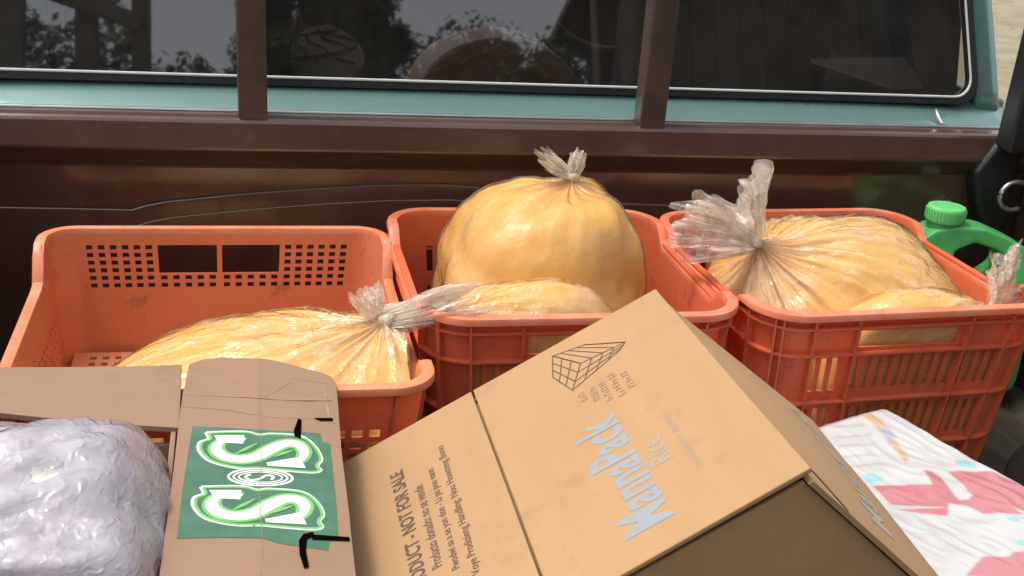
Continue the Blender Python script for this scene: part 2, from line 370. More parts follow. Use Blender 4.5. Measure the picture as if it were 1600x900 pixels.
tA = rack_post(395, 180, 391, 0, .006)
tB = rack_post(1014, 192, 1036, 0, .006)
box('rack_crossbar', (XL+.05, XR-.05, -.012, .024, tA.z-.004, tA.z+.034), M_rack, truck, bevel=.004)
# cab lower back panel with sloping ledge below the window
prof = [(.036, -.15), (.036, .360), (.038, .366), (.043, .3695), (.098, .3905), (.106, .394), (.125, .398), (.145, .30), (.145, -.15)]
V, F = [], []
nx = 50
for i in range(nx+1):
    xx = lerp(XL, XR-.018, i/nx)
    for (y, z) in prof: V.append((xx, y+.02*abs((xx-.17)/.79)**6, z))
n = len(prof)
F = [(i*n+k, i*n+(k+1) % n, (i+1)*n+(k+1) % n, (i+1)*n+k) for i in range(nx) for k in range(n)]+[tuple(range(n))[::-1], tuple(range(nx*n, nx*n+n))]
mesh_obj('cab_back_panel', V, F, M_teal, truck, smooth=True, recalc=True)
# window plane
TILT = radians(14)
def wp(x, h, off=0.0):
    """point on the tilted window plane: h metres up the glass from its foot; off = out towards the bed"""
    return Vector((x, .108+h*sin(TILT)-off*cos(TILT), .3935+h*cos(TILT)+off*sin(TILT)))
WXL, WXR = -.568, .908
def rr_outline(x0, x1, h0, h1, r, k=8, slant=.17):
    P = []
    for cx, cy, a0 in ((x1-r, h0+r, -pi/2), (x1-r, h1-r, 0), (x0+r, h1-r, pi/2), (x0+r, h0+r, pi)):
        for i in range(k+1):
            a = a0+pi/2*i/k; P.append((cx+r*cos(a), cy+r*sin(a)))
    c = (x0+x1)/2
    return [(c+(x-c)*(1-slant*(h-h0)/((x1-x0)/2)), h) for x, h in P]
def frame_ring(name, o_in, o_out, off0, off1, mat, parent):
    n = len(o_in)
    V = [wp(x, h, off0) for x, h in o_in]+[wp(x, h, off1) for x, h in o_in]+[wp(x, h, off1) for x, h in o_out]+[wp(x, h, off0) for x, h in o_out]
    F = []
    for r_ in range(4):
        for i in range(n):
            j = (i+1) % n; a, b = r_*n, ((r_+1) % 4)*n
            F.append((a+i, a+j, b+j, b+i))
    return mesh_obj(name, V, F, mat, parent, smooth=False, recalc=True, bevel=.0015)
H1 = .44
glass = mesh_obj('rear_window_glass', [wp(x, h, .004) for x, h in rr_outline(WXL-.006, WXR+.006, .004, H1, .035)]+[wp(x, h, .000) for x, h in rr_outline(WXL-.006, WXR+.006, .004, H1, .035)], [tuple(range(36)), ], M_glass, truck)
frame_ring('window_gasket', rr_outline(WXL, WXR, .012, H1-.01, .03), rr_outline(WXL-.018, WXR+.018, -.001, H1+.012, .042), -.004, .010, M_rubber, truck)
frame_ring('window_trim', rr_outline(WXL+.001, WXR-.001, .013, H1-.011, .030), rr_outline(WXL-.003, WXR+.003, .0092, H1-.007, .033), .0095, .0128, M_trim, truck)
# pillars: curved strip from window edge round to cab side
def pillar(side):
    V, F = [], []; nz_, ns = 14, 10
    for i in range(nz_+1):
        h = lerp(-.012, .47, i/nz_)
        c = .17; inner = c+side*(WXR+.019-c-.17*max(0, h))
        outer = c+side*(.822-.17*h-.10*h*h)
        base = wp(inner, h); ob = wp(outer, h)
        for k in range(ns+1):
            s = k/ns; a = s*pi/2
            xx = lerp(inner, outer, min(1, s*1.0)) if s < .45 else lerp(inner, outer, .45)+(outer-lerp(inner, outer, .45))*sin((s-.45)/.55*pi/2)
            yy = base.y+(0 if s < .45 else .10*(1-cos((s-.45)/.55*pi/2)))
            V.append((xx, yy-.002, base.z))
        V.append((outer-side*.012, base.y+.10, base.z)); V.append((inner, base.y+.02, base.z))
    n = ns+3
    F = [(i*n+k, i*n+(k+1) % n, (i+1)*n+(k+1) % n, (i+1)*n+k) for i in range(nz_) for k in range(n)]
    F += [tuple(range(n)), tuple(range(nz_*n, nz_*n+n))]
    mesh_obj('rear_pillar', V, F, M_teal, truck, smooth=True, recalc=True)
    # seam at the pillar foot
pillar(1); pillar(-1)
p0 = at(1455, 180, y=.055); 
v, f = tube([at(1462, 172, y=.075), at(1466, 182, y=.066), at(1471, 192, y=.058), at(1477, 197, y=.052)], .0035, 8); mesh_obj('pillar_seam', v, f, M_steel, truck, smooth=True)
# roof, side walls, doors, front
rz = wp(0, .46).z
v, f = box_vf(XL+.09, XR-.09, .22, 1.25, rz-.005, rz+.05); mesh_obj('cab_roof', v, f, M_teal, truck, bevel=.03, bseg=4)
for sx in (XL+.0, XR-.035):
    box('cab_side', (sx, sx+.03, .125, 1.5, -.3, .40), M_teal, truck, bevel=.006)
for x0, x1 in ((XL+.055, XL+.10), (XR-.10, XR-.055)):
    v, f = prism([(.19, .395), (.80, .395), (.80, rz), (.30, rz)], x0, x1, axis='x'); mesh_obj('cab_quarter_panel', v, f, M_dark, truck, recalc=True)
v, f = tube([(XL+.03, 1.62, .42), (XL+.12, 1.22, rz)], .03, 8); mesh_obj('windscreen_pillar', v, f, M_teal, truck, smooth=True)
v, f = tube([(XR-.03, 1.62, .42), (XR-.12, 1.22, rz)], .03, 8); mesh_obj('windscreen_pillar', v, f, M_teal, truck, smooth=True)
box('bonnet', (XL+.02, XR-.02, 1.5, 2.6, -.2, .36), M_teal, truck, bevel=.05)
box('dashboard', (XL+.04, XR-.04, 1.30, 1.55, .0, .40), M_dark, truck, bevel=.03)
box('cab_floor', (XL+.03, XR-.03, .13, 1.5, -.32, -.29), M_dark, truck)
box('parcel_shelf', (XL+.035, XR-.04, .125, .30, .345, .365), M_dark, truck, bevel=.003)
# seats
def seat(xc, w, top, y0, mat, mat2, arch):
    P = []
    for i in range(25):
        a = pi*i/24; P.append((xc+w/2*cos(a)*(1 if arch else 1), top-.16+.16*sin(a)**(.8 if arch else .35)))
    P = [(xc+w/2, -.1)]+P+[(xc-w/2, -.1)]
    v, f = prism(P, y0, y0+.14); s = mesh_obj('seat_back', v, f, mat, truck, bevel=.02, bseg=3, recalc=True)
    c = (xc, top-.2)
    Q = [(c[0]+(x-c[0])*.72, c[1]+(z-c[1])*.72 if z > 0 else z) for x, z in P]
    v, f = prism(Q, y0-.012, y0+.01); mesh_obj('seat_panel', v, f, mat2, s, bevel=.008, recalc=True)
A, B = at(655, 135, y=.36), at(915, 128, y=.36); T = at(785, 62, y=.36)
seat((A.x+B.x)/2, B.x-A.x+.03, T.z, .36, M_seat, M_seatd, True)
seat(-.30, .46, .25, .42, M_dark, M_dark, False)
seat(.70, .40, .60, .55, M_dark, M_dark, False)
v, f = tube([(.62+.17*cos(a), 1.15+.06*sin(a), .42+.15*sin(a)) for a in [2*pi*i/28 for i in range(28)]], .014, 8, closed=True); mesh_obj('steering_wheel', v, f, M_dark, truck, smooth=True)
# bed sides, rails, wheel arches
for side, x0, x1 in (('l', XL-.0, XL+.035), ('r', XR-.035, XR)):
    box('bed_side', (x0, x1, yb, -.001, -.35, .352), M_brown, truck, bevel=.006)
    box('bed_side_rail', (x0-.03 if side == 'r' else x0-.005, x1+.005 if side == 'r' else x1+.03, yb, .024, .3525, .3795), M_brown, truck, bevel=.008)
    box('rail_highlight', (x0+.004, x1-.004, yb, .03, .380, .384), M_steel, truck, bevel=.0015)  # steel strip put in for the highlight on the rail top
def arch(side):
    P = []
    for i in range(21):
        a = pi*i/20; P.append((-.67+.30*cos(a), .02+.15*sin(a)))
    P = [(-.37, -.02)]+P+[(-.97, -.02)]
    if side > 0: v, f = prism(P, .745, XR-.0355, axis='x')
    else: v, f = prism(P, XL+.0355, -.47, axis='x')
    o = mesh_obj('wheel_arch', v, f, M_tyre, truck, bevel=.012, bseg=3, recalc=True)
arch(1); arch(-1)
# leaning side post of the rack, dark
b0, t0 = at(1586, 214, y=-.045), at(1625, 60, y=-.06)
ax = (t0-b0).normalized(); sx = Vector((1, 0, 0)); sy = ax.cross(sx).normalized(); sx = sy.cross(ax)
v, f = frame_slab(b0-ax*.02, sx*.5, sy, ax, (-.036, .06, -.02, .02, 0, .62)); mesh_obj('side_post', v, f, M_rubber, truck, bevel=.006, bseg=3)
# tie-down hook and bracket at the front corner
c = at(1583, 305, y=-.045)
v, f = tube([(c.x+.025*cos(a), c.y-.004, c.z+.022*sin(a)) for a in [radians(60+i*12) for i in range(21)]], .0038, 8); hk = mesh_obj('tie_hook', v, f, M_steel, truck, smooth=True)
v, f = prism([(c.x-.06, c.z+.03), (c.x-.03, c.z+.075), (c.x+.012, c.z+.08), (c.x+.018, c.z-.06), (c.x-.02, c.z-.07), (c.x-.045, c.z-.02)], .003, -.028); mesh_obj('corner_bracket', v, f, M_rubber, truck, bevel=.008, bseg=3, recalc=True)
v, f = prism([(c.x-.10, c.z-.03), (c.x-.075, c.z-.02), (c.x-.065, c.z-.07), (c.x-.105, c.z-.075)], .001, -.012); mesh_obj('corner_bracket', v, f, M_steel, truck, bevel=.003, recalc=True)
# tailgate lowered out of sight, wheels
for wx in (XL+.02, XR-.2):
    for wy in (-.62, 2.05):
        v, f = tube([(wx, wy+.30*cos(a), -.45+.30*sin(a)) for a in [2*pi*i/24 for i in range(24)]], .0, 4, closed=True)
        P = [(wy+.30*cos(2*pi*i/28), -.45+.30*sin(2*pi*i/28)) for i in range(28)]
        v, f = prism(P, wx, wx+.18, axis='x'); mesh_obj('wheel', v, f, M_rubber, truck, bevel=.03, bseg=3, recalc=True)

# things lying inside the cab
q = [at(1268, 92, y=.22), at(1448, 90, y=.30), at(1452, 136, y=.22), at(1395, 138, y=.19)]
q = [Vector((p.x, p.y, .372+.0*i+max(0, p.z-.372)*.9)) for i, p in enumerate(q)]
V = q+[p+Vector((0, .004, .006)) for p in q]
o = mesh_obj('cardboard_sheet', V, [(3, 2, 1, 0), (4, 5, 6, 7), (0, 1, 5, 4), (1, 2, 6, 5), (2, 3, 7, 6), (3, 0, 4, 7)], M_paper, recalc=True); tag(o, 'pale cardboard sheet lying on the shelf behind the rear window', 'cardboard')
# pale bundle with dark straps
bun = empty('cloth_bundle', at(515, 135, y=.2), label='pale cloth bundle with dark straps behind the rear window', cat='bundle')
cb = at(512, 128, y=.2); V, F = [], []
for i in range(13):
    th = pi*i/12
    for k in range(20):
        ph = 2*pi*k/20; r = 1+.15*noise.noise(Vector((cos(ph)*1.5, sin(ph)*1.5, th)))
        V.append((cb.x+.055*r*sin(th)*cos(ph), .21+.04*r*sin(th)*sin(ph), .366+.045+.047*r*cos(th)))
F = [(i*20+k, i*20+(k+1) % 20, (i+1)*20+(k+1) % 20, (i+1)*20+k) for i in range(12) for k in range(20)]
mesh_obj('cloth', V, F, pm('pale_cloth', (0.5, 0.44, 0.4), 0.9, 0.15, 20), bun, smooth=True, recalc=True)
for s in range(4):
    pts = []
    for i in range(9):
        th = lerp(.3, 1.5, i/8); ph = -2.6+s*.55+.5*sin(i*1.2+s)
        pts.append((cb.x+.057*sin(th)*cos(ph)*1.03, .21+.043*sin(th)*sin(ph)*1.08, .366+.045+.049*cos(th)))
    v, f = tube(pts, .0022, 6); mesh_obj('strap', v, f, M_rubber, bun, smooth=True)

# ================================================================== CRATES
def crate(name, label, loc, W, D, H, kind, rot=0.0, group='orange plastic crates in the truck bed'):
    root = empty(name, loc, Matrix.Rotation(rot, 4, 'Z'), label, 'crate', group)
    A = kind == 'A'
    fl = .0095 if A else .0100; r = .034 if A else .048; tp = .022 if A else .020; th = .003
    dip = .042 if A else .022
    mw, mr = (M_crateA, M_rimA) if A else (M_crateB, M_rimB)
    hx, hy = W/2-fl, D/2-fl
    def half(i): return (hx, hy) if i % 2 == 0 else (hy, hx)       # along, out
    def ztop(i, p):
        if i % 2 == 0: return H
        al = half(i)[0]
        e = .055 if A else .06
        return H-dip*(1-sstep(al-e-.03, al-e, abs(p)))
    zc = H-.07
    def pos(i, p, z, w):
        """wall i (0 front -y, 1 right +x, 2 back +y, 3 left -x); p along the wall; w inward"""
        al, ou = half(i); ins = tp*(1-z/H); al2, ou2, r2 = al-ins-w, ou-ins-w, max(.004, r-w)
        s0 = al-r; sgn = 1 if p >= 0 else -1; ap = abs(p)
        if ap <= s0: lx, ly = p*(al2-r2)/s0, -ou2
        else:
            a = (ap-s0)/r; lx = sgn*((al2-r2)+r2*sin(a)); ly = -(ou2-r2)-r2*cos(a)
        zz = z
        if z > zc: zz = zc+(z-zc)*(ztop(i, p)-zc)/(H-zc)
        c, s = ((1, 0), (0, 1), (-1, 0), (0, -1))[i]
        return Vector((lx*c-ly*s, lx*s+ly*c, zz))
    def wall(i, holes):
        al, ou = half(i); s0 = al-r; end = s0+r*pi/4
        ps = set([-end, end, 0]+[sg*(s0+r*pi/4*k/4) for sg in (-1, 1) for k in range(5)])
        ps |= set([-s0+2*s0*k/12 for k in range(13)])
        e = .055 if A else .06
        if i % 2: ps |= set([sg*(al-e-.03+.03*k/4) for sg in (-1, 1) for k in range(5)])
        zs = {0, .03, zc, H}
        for a, b, c, d in holes: ps |= {a, b}; zs |= {c, d}
        def uniq(S):
            o = []
            for x in sorted(S):
                if not o or x-o[-1] > 1e-5: o.append(x)
            return o
        ps, zs = uniq(ps), uniq(zs)
        hole = np.zeros((len(ps)-1, len(zs)-1), bool)
        pc = np.array([(ps[k]+ps[k+1])/2 for k in range(len(ps)-1)]); zcn = np.array([(zs[k]+zs[k+1])/2 for k in range(len(zs)-1)])
        for a, b, c, d in holes: hole |= ((pc > a) & (pc < b))[:, None] & ((zcn > c) & (zcn < d))[None, :]
        V, F, nz_ = [], [], len(zs)
        for w in (0, th):
            for p in ps:
                for z in zs: V.append(pos(i, p, z, w))
        O = len(ps)*nz_
        idx = lambda a, b, l: l*O+a*nz_+b
        for a in range(len(ps)-1):
            for b in range(nz_-1):
                if hole[a, b]:
                    for (da, db, v0, v1) in ((-1, 0, (a, b), (a, b+1)), (1, 0, (a+1, b+1), (a+1, b)), (0, -1, (a+1, b), (a, b)), (0, 1, (a, b+1), (a+1, b+1))):
                        aa, bb = a+da, b+db
                        if 0 <= aa < len(ps)-1 and 0 <= bb < nz_-1 and not hole[aa, bb]:
                            F.append((idx(*v0, 0), idx(*v1, 0), idx(*v1, 1), idx(*v0, 1)))
                    continue
                F.append((idx(a, b, 0), idx(a+1, b, 0), idx(a+1, b+1, 0), idx(a, b+1, 0)))
                F.append((idx(a, b+1, 1), idx(a+1, b+1, 1), idx(a+1, b, 1), idx(a, b, 1)))
        o = mesh_obj('wall', V, F, mw, root, world=False, smooth=False)
        return o
    walls = []
    for i in range(4):
        holes = []
        if A:
            al = half(i)[0]
            if i % 2 == 0:
                z1 = H-.020; cw, gp = .0080, .0142; rh, rp = .0062, .0098
                for row in range(6):
                    zt_ = z1-row*rp; zb_ = zt_-rh
                    if i == 0: continue
                    for k in range(6):
                        for sg in (-1, 1):
                            p = .082+k*gp; holes.append((min(sg*p, sg*(p+cw)), max(sg*p, sg*(p+cw)), zb_, zt_))
                    if row >= 4:
                        for k in range(5):
                            for sg in (-1, 1):
                                p = .005+k*.0152; holes.append((min(sg*p, sg*(p+cw)), max(sg*p, sg*(p+cw)), zb_, zt_))
                if i == 2: holes += [(-.0755, -.003, z1-3.75*rp, z1), (.003, .0755, z1-3.75*rp, z1)]
                else:
                    for row in range(9):
                        for k in range(-9, 10):
                            holes.append((k*.0172-.0055, k*.0172+.0055, .205-row*.0135-.0085, .205-row*.0135))
            else:
                for row in range(11):
                    for k in range(-9, 10): holes.append((k*.0165-.0035, k*.0165+.0035, .165-row*.0125-.006, .165-row*.0125))
        else:
            al = half(i)[0]
            rows = ((.166, .210), (.095, .142), (.03, .075))
            if i == 0: holes.append((-.068, .068, .2225, .2445))
            if i == 2:
                rows = ((.185, .222), (.125, .165), (.04, .10))
            if i % 2: rows = ((.095, .135), (.03, .075))
            for z0, z1 in rows:
                k = 0
                p = -.129
                lim = .129
                while p < lim:
                    if not any(abs(p+.0035-q) < .0055 for q in (-.076, 0.076)) or i != 0:
                        holes.append((p, p+.0088, z0, z1))
                    p += .0148
        walls.append(wall(i, holes))
    # perimeter loop for rim and ribs
    def loop(zf, outw):
        P = []
        for i in range(4):
            al, ou = half(i); s0 = al-r; end = s0+r*pi/4
            ps = [-(s0+r*pi/4*k/5) for k in range(5, 0, -1)]+[-s0+2*s0*k/24 for k in range(25)]+[s0+r*pi/4*k/5 for k in range(1, 5)]
            for p in ps: P.append((i, p))
        return P
    LP = loop(None, None)
    def sweep(nm, prof, mat, ztfun=True, bev=0):
        V, F = [], []; n = len(prof)
        for (i, p) in LP:
            base = pos(i, p, H, 0); a0 = pos(i, p, H, .004); out = (base-a0); out.z = 0; out.normalize()
            zt_ = ztop(i, p) if ztfun else None
            for (o_, z) in prof:
                if ztfun: V.append(Vector((base.x, base.y, zt_+z))+out*o_)
                else:
                    b2 = pos(i, p, z, 0); V.append(Vector((b2.x, b2.y, z))+out*o_)
        m_ = len(LP)
        F = [(a*n+k, ((a+1) % m_)*n+k, ((a+1) % m_)*n+(k+1) % n, a*n+(k+1) % n) for a in range(m_) for k in range(n)]
        o = mesh_obj(nm, V, F, mat, root, world=False, smooth=True, recalc=True); o.data.set_sharp_from_angle(angle=radians(38)); return o
    f2 = fl
    rim = sweep('rim', [(-.0034, -.010), (-.0036, -.001), (-.0030, .0012), (.001, .002), (f2-.004, .002), (f2-.001, .0008), (f2, -.002), (f2, -.0065), (f2-.0022, -.0065), (f2-.0028, -.004), (.0005, -.004), (.0005, -.010)], mr)
    zz = [.2512, .2165, .153, .086] if not A else [.168, .075]
    for z in zz:
        d = .008 if not A else .006
        sweep('rib', [(-.0008, z-.0014), (d, z-.0012), (d, z+.0012), (-.0008, z+.0014)], mw if z < .2 else mw, ztfun=False)
    # vertical ribs
    def vrib(i, p, z0, z1, d=.008, t=.0024):
        V = []
        for z in (z0, z1):
            b = pos(i, p, z, -.0); o = (pos(i, p, z, -.01)-b); o.z = 0; o.normalize(); s = Vector((-o.y, o.x, 0))
            V += [b-o*.001-s*t/2, b-o*.001+s*t/2, b+o*d+s*t/2, b+o*d-s*t/2]
        F = [(0, 1, 2, 3), (4, 7, 6, 5), (0, 4, 5, 1), (1, 5, 6, 2), (2, 6, 7, 3), (3, 7, 4, 0)]
        mesh_obj('rib', V, F, mw, root, world=False, recalc=True)
    for i in range(4):
        al = half(i)[0]
        for q in ((-.166, -.133, -.076, .076, .133, .166) if not A else (-.17, .17)):
            if abs(q) < al+.01:
                z1 = H-.003 if i % 2 == 0 or abs(q) > al-.055 else H-dip-.003
                vrib(i, q, .004, z1)
    # floor grid
    V, F = [], []
    fx, fy = hx-tp-.002, hy-tp-.002
    nxh, nyh = (22, 22) if A else (18, 18)
    xs = [-fx]+[-fx+.012+(2*fx-.024)*k/(2*nxh) for k in range(2*nxh+1)]+[fx]
    ys = [-fy]+[-fy+.012+(2*fy-.024)*k/(2*nyh) for k in range(2*nyh+1)]+[fy]
    zt_, zb_ = (.098, .094) if A else (.008, .004)
    if A: fx += tp*.33; fy += tp*.33
    idm = {}
    def gid(a, b, l):
        if (a, b, l) not in idm: idm[(a, b, l)] = len(V); V.append((xs[a], ys[b], zt_ if l else zb_))
        return idm[(a, b, l)]
    hol = lambda a, b: a % 2 == 0 and b % 2 == 0 and 0 < a < len(xs)-2 and 0 < b < len(ys)-2
    for a in range(len(xs)-1):
        for b in range(len(ys)-1):
            if hol(a, b):
                for (v0, v1) in (((a, b), (a, b+1)), ((a, b+1), (a+1, b+1)), ((a+1, b+1), (a+1, b)), ((a+1, b), (a, b))):
                    F.append((gid(*v0, 1), gid(*v1, 1), gid(*v1, 0), gid(*v0, 0)))
            else:
                F.append((gid(a, b, 1), gid(a+1, b, 1), gid(a+1, b+1, 1), gid(a, b+1, 1)))
                F.append((gid(a, b+1, 0), gid(a+1, b+1, 0), gid(a+1, b, 0), gid(a, b, 0)))
    mesh_obj('crate_floor', V, F, mr, root, world=False)
    # feet under the floor
    for sx in (-1, 1):
        for sy in (-1, 1):
            v, f = box_vf(sx*(fx-.02)-.015, sx*(fx-.02)+.015, sy*(fy-.02)-.015, sy*(fy-.02)+.015, 0, .005); mesh_obj('foot', v, f, mw, root, world=False)
    return root, (hx, hy, tp, H)
C1 = (-.4512+.2108, -.0813-.229); C2 = (-.0331+.1872, -.0488-.1847); C3 = (.3428+.1882, -.0488-.1847)
c1, d1 = crate('plastic_crate', 'orange crate with fine square mesh and two-part hand slot, half empty', (C1[0], C1[1], 0.001), .4216, .4579, .2545, 'A')
c2, d2 = crate('plastic_crate', 'red-orange slotted crate between two crates, holding the tall meal bag', (C2[0], C2[1], 0.001), .3724, .3694, .269, 'B')
c3, d3 = crate('plastic_crate', 'red-orange slotted crate beside the green jug, holding a bag with fanned neck', (C3[0]+.007, C3[1], 0.001), .392, .3694, .269, 'B', rot=radians(3))

# ================================================================== BAGS OF MEAL
def clampf(cr, dd, mg=.007, fz=.0105):
    inv = cr.matrix_world.inverted(); mw = cr.matrix_world.copy(); hx, hy, tp, H = dd
    def f(p, extra=0.0):
        q = inv @ p
        ins = tp*(1-max(0, min(1, q.z/H)))+mg-extra
        over = q.z > H-.004
        if not over:
            a, b = hx-ins, hy-ins; r = .036
            q.x = max(-a, min(a, q.x)); q.y = max(-b, min(b, q.y))
            dx, dy = abs(q.x)-(a-r), abs(q.y)-(b-r)
            if dx > 0 and dy > 0:
                l = sqrt(dx*dx+dy*dy)
                if l > r: q.x = math.copysign(a-r+dx*r/l, q.x); q.y = math.copysign(b-r+dy*r/l, q.y)
        q.z = max(q.z, fz-extra)
        return mw @ q
    return f
def bag(label, c, rad, knot, clamp, seed, e=2.3, pleat=.006, pleat_w=.55, lump=.03, neck=.42, creases=(), fm=None, cm=None, group='clear bags of yellow meal', name='meal_bag', cat='bag', shear=(0, 0), film_amp=.0022, crumple=.0010, plan=0, top_flat=0.0, cname='meal'):
    c, knot = Vector(c), Vector(knot)
    root = empty(name, (c.x, c.y, max(.0, c.z-rad[2])), label=label, cat=cat, group=group)
    pole = (knot-c).normalized()
    hlp = Vector((0, 1, 0)) if abs(pole.y) < .8 else Vector((1, 0, 0))
    e1 = pole.cross(hlp).normalized(); e2 = pole.cross(e1)
    NT, NP = 110, 190
    def make(film):
        V, FO = [], []
        for i in range(NT+1):
            th = pi*(i/NT)**1.15
            for k in range(NP):
                ph = 2*pi*k/NP
                d = pole*cos(th)+(e1*cos(ph)+e2*sin(ph))*sin(th)
                rxx = rad[3] if (len(rad) > 3 and d.x > 0) else rad[0]
                r = (abs(d.x/rxx)**e+abs(d.y/rad[1])**e+abs(d.z/rad[2])**e)**(-1/e)
                if plan: r = ((abs(d.x/rxx)**plan+abs(d.y/rad[1])**plan)**(e/plan)+abs(d.z/rad[2])**e)**(-1/e)
                nv = d*1.7+Vector((seed*3.1, seed, 0))
                r *= 1+lump*noise.noise(nv)*1.6+lump*.5*noise.noise(nv*2.6)
                # pleats gathered at the neck
                cx, sx_ = cos(ph), sin(ph)
                pl = noise.noise(Vector((cx*5.5+seed, sx_*5.5, th*.9)))+.6*noise.noise(Vector((cx*11, sx_*11+seed, th*1.3)))
                ridge = 1-abs(noise.noise(Vector((cx*3.2, sx_*3.2+seed*2, th*1.1))))*2.2
                amp = pleat*(exp(-(th/pleat_w)**1.3)) + film_amp*.5
                r += amp*pl*(1.0 if film else .75)
                if film:
                    r += .0016+film_amp*max(-.4, ridge)*.7+film_amp*.6*noise.noise(d*9+Vector((0, seed, 0)))
                    q_ = d+Vector((seed*1.7, 0, seed)); w_ = .25*noise.noise(q_*4)
                    r += crumple*(1-2.4*abs(noise.noise(q_*4.5+Vector((w_, -w_, w_)))))+crumple*.6*(1-2.4*abs(noise.noise(q_*9.5+Vector((w_*2, w_, 3)))))+crumple*.3*noise.noise(q_*26)
                p = c+d*r
                p.x += shear[0]*(p.z-c.z); p.y += shear[1]*(p.z-c.z)
                for (q0, q1, dep, wid) in creases:
                    q0v, q1v = Vector(q0), Vector(q1); tt = max(0, min(1, (p-q0v).dot(q1v-q0v)/(q1v-q0v).length_squared))
                    dist = (p-(q0v+(q1v-q0v)*tt)).length
                    p = p-d*dep*exp(-(dist/wid)**2)
                w = max(0, 1-th/neck)
                if film: w = w**1.6
                else: w = .78*w**1.9
                rr_ = Vector((p.x, p.y, p.z))
                p = rr_.lerp(knot+(e1*cos(ph)+e2*sin(ph))*.007*(1+.5*pl), w)
                if clamp: p = clamp(p, .0012 if film else 0)
                V.append(p); FO.append((cx*2.2, sx_*2.2, th))
        F = []
        for i in range(NT):
            for k in range(NP):
                a, b = i*NP+k, i*NP+(k+1) % NP
                F.append((a, a+NP, b+NP, b))
        o = mesh_obj('plastic_film' if film else cname, V, F, (fm or M_film) if film else (cm or M_meal), root, smooth=True)
        at_ = o.data.attributes.new('fold', 'FLOAT_VECTOR', 'POINT'); at_.data.foreach_set('vector', [x for t in FO for x in t])
        return o
    make(False); make(True)
    return root
def tail(root, base, tdir, side, L, w0, w1, seed, ruffle=.012, layers=2, curve=(0, 0, 0), mat=None, knot=True, kr=.008, uneven=.30, name='bag_neck'):
    base, t, s = Vector(base), Vector(tdir).normalized(), Vector(side).normalized(); n = t.cross(s).normalized(); s = n.cross(t)
    V, F = [], []; nu, nv = 26, 64
    for l in range(layers):
        o = len(V)
        for i in range(nu+1):
            u = i/nu
            for k in range(nv+1):
                v = -1+2*k/nv
                Lk = L*(1+uneven*noise.noise(Vector((v*2.1+seed, l*3.3, 0)))*2-.12*abs(v)**2)
                w = lerp(w0, w1, u**.8)
                ru = (ruffle*u**.7+.002)*(1.8*noise.noise(Vector((v*2.3, u*1.2, seed+l*5)))+1.5*noise.noise(Vector((v*6, u*1.5, seed+l)))+.8*noise.noise(Vector((v*13+u*3, u*5, seed+l*2))))
                p = base+t*Lk*u+s*(w*v+.12*w1*u*noise.noise(Vector((u*2, v, seed+7))))+n*(ru+(l-.5)*.004)+Vector(curve)*u*u
                V.append(p)
        for i in range(nu):
            for k in range(nv):
                a = o+i*(nv+1)+k; F.append((a, a+1, a+nv+2, a+nv+1))
    o = mesh_obj(name, V, F, mat or M_tail, root, smooth=True)
    if knot:
        V, F = [], []
        for i in range(13):
            th = pi*i/12
            for k in range(18):
                ph = 2*pi*k/18; r = kr*(1+.35*noise.noise(Vector((cos(ph)*2, sin(ph)*2, th*2+seed))))
                V.append(base+t*(cos(th)*r*1.25)+(s*cos(ph)+n*sin(ph))*sin(th)*r)
        F = [(i*18+k, i*18+(k+1) % 18, (i+1)*18+(k+1) % 18, (i+1)*18+k) for i in range(12) for k in range(18)]
        mesh_obj('knot', V, F, M_cream, root, smooth=True)
    return o
k1, k2, k3 = clampf(c1, d1, fz=.1005), clampf(c2, d2), clampf(c3, d3)
# A: lying bag in the mesh crate, neck pointing to the right
kn = at(602, 500, y=-.385)
bA = bag('yellow meal bag slumped in the mesh crate, neck twisted to the side', (-.142, -.385, .156), (.222, .145, .093), kn, k1, 1.3, e=2.15, pleat=.011, pleat_w=.8, neck=.62, film_amp=.003)
tail(bA, kn, (.9, -.05, .25), (0, .5, .8), .090, .009, .022, 2.1, ruffle=.007, curve=(0, 0, .0), kr=.008)
tail(bA, kn-Vector((.008, 0, 0)), (-.35, .1, .8), (1, .2, .2), .035, .006, .02, 5.1, ruffle=.004, knot=False)
# B: tall bag
kn = at(893, 276, y=-.20)
bB = bag('tall upright yellow meal bag bulging above its crate, knotted on top', (.150, -.205, .180), (.128, .125, .176), kn, k2, 2.7, e=2.45, pleat=.005, pleat_w=.3, lump=.06, neck=.20, film_amp=.0012, crumple=.0010, fm=M_film2, cm=M_meal2,
         creases=[(at(700, 432, y=-.315), at(775, 438, y=-.328), .010, .008), (at(766, 436, y=-.328), at(768, 402, y=-.328), .009, .007), (at(785, 372, y=-.325), at(875, 455, y=-.330), .007, .006), (at(708, 398, y=-.31), at(790, 384, y=-.326), .007, .009)])
tail(bB, kn, (-.85, .0, .55), (.4, .3, .9), .048, .006, .013, 3.3, ruffle=.004, kr=.008)
tail(bB, kn, (.25, .1, .9), (1, 0, 0), .030, .007, .011, 4.3, ruffle=.004, knot=False)
# B2: low bag in front of the tall one, neck over the rim
kn = at(690, 487, y=-.372)
bB2 = bag('small low yellow meal bag in front of the tall bag, neck over crate rim', (.100, -.352, .165), (.125, .058, .118), kn, k2, 4.9, e=2.3, pleat=.010, pleat_w=.9, neck=.55, film_amp=.003)
tail(bB2, kn, (-.9, .0, -.12), (0, .7, .5), .060, .010, .020, 6.1, ruffle=.004, kr=.010)
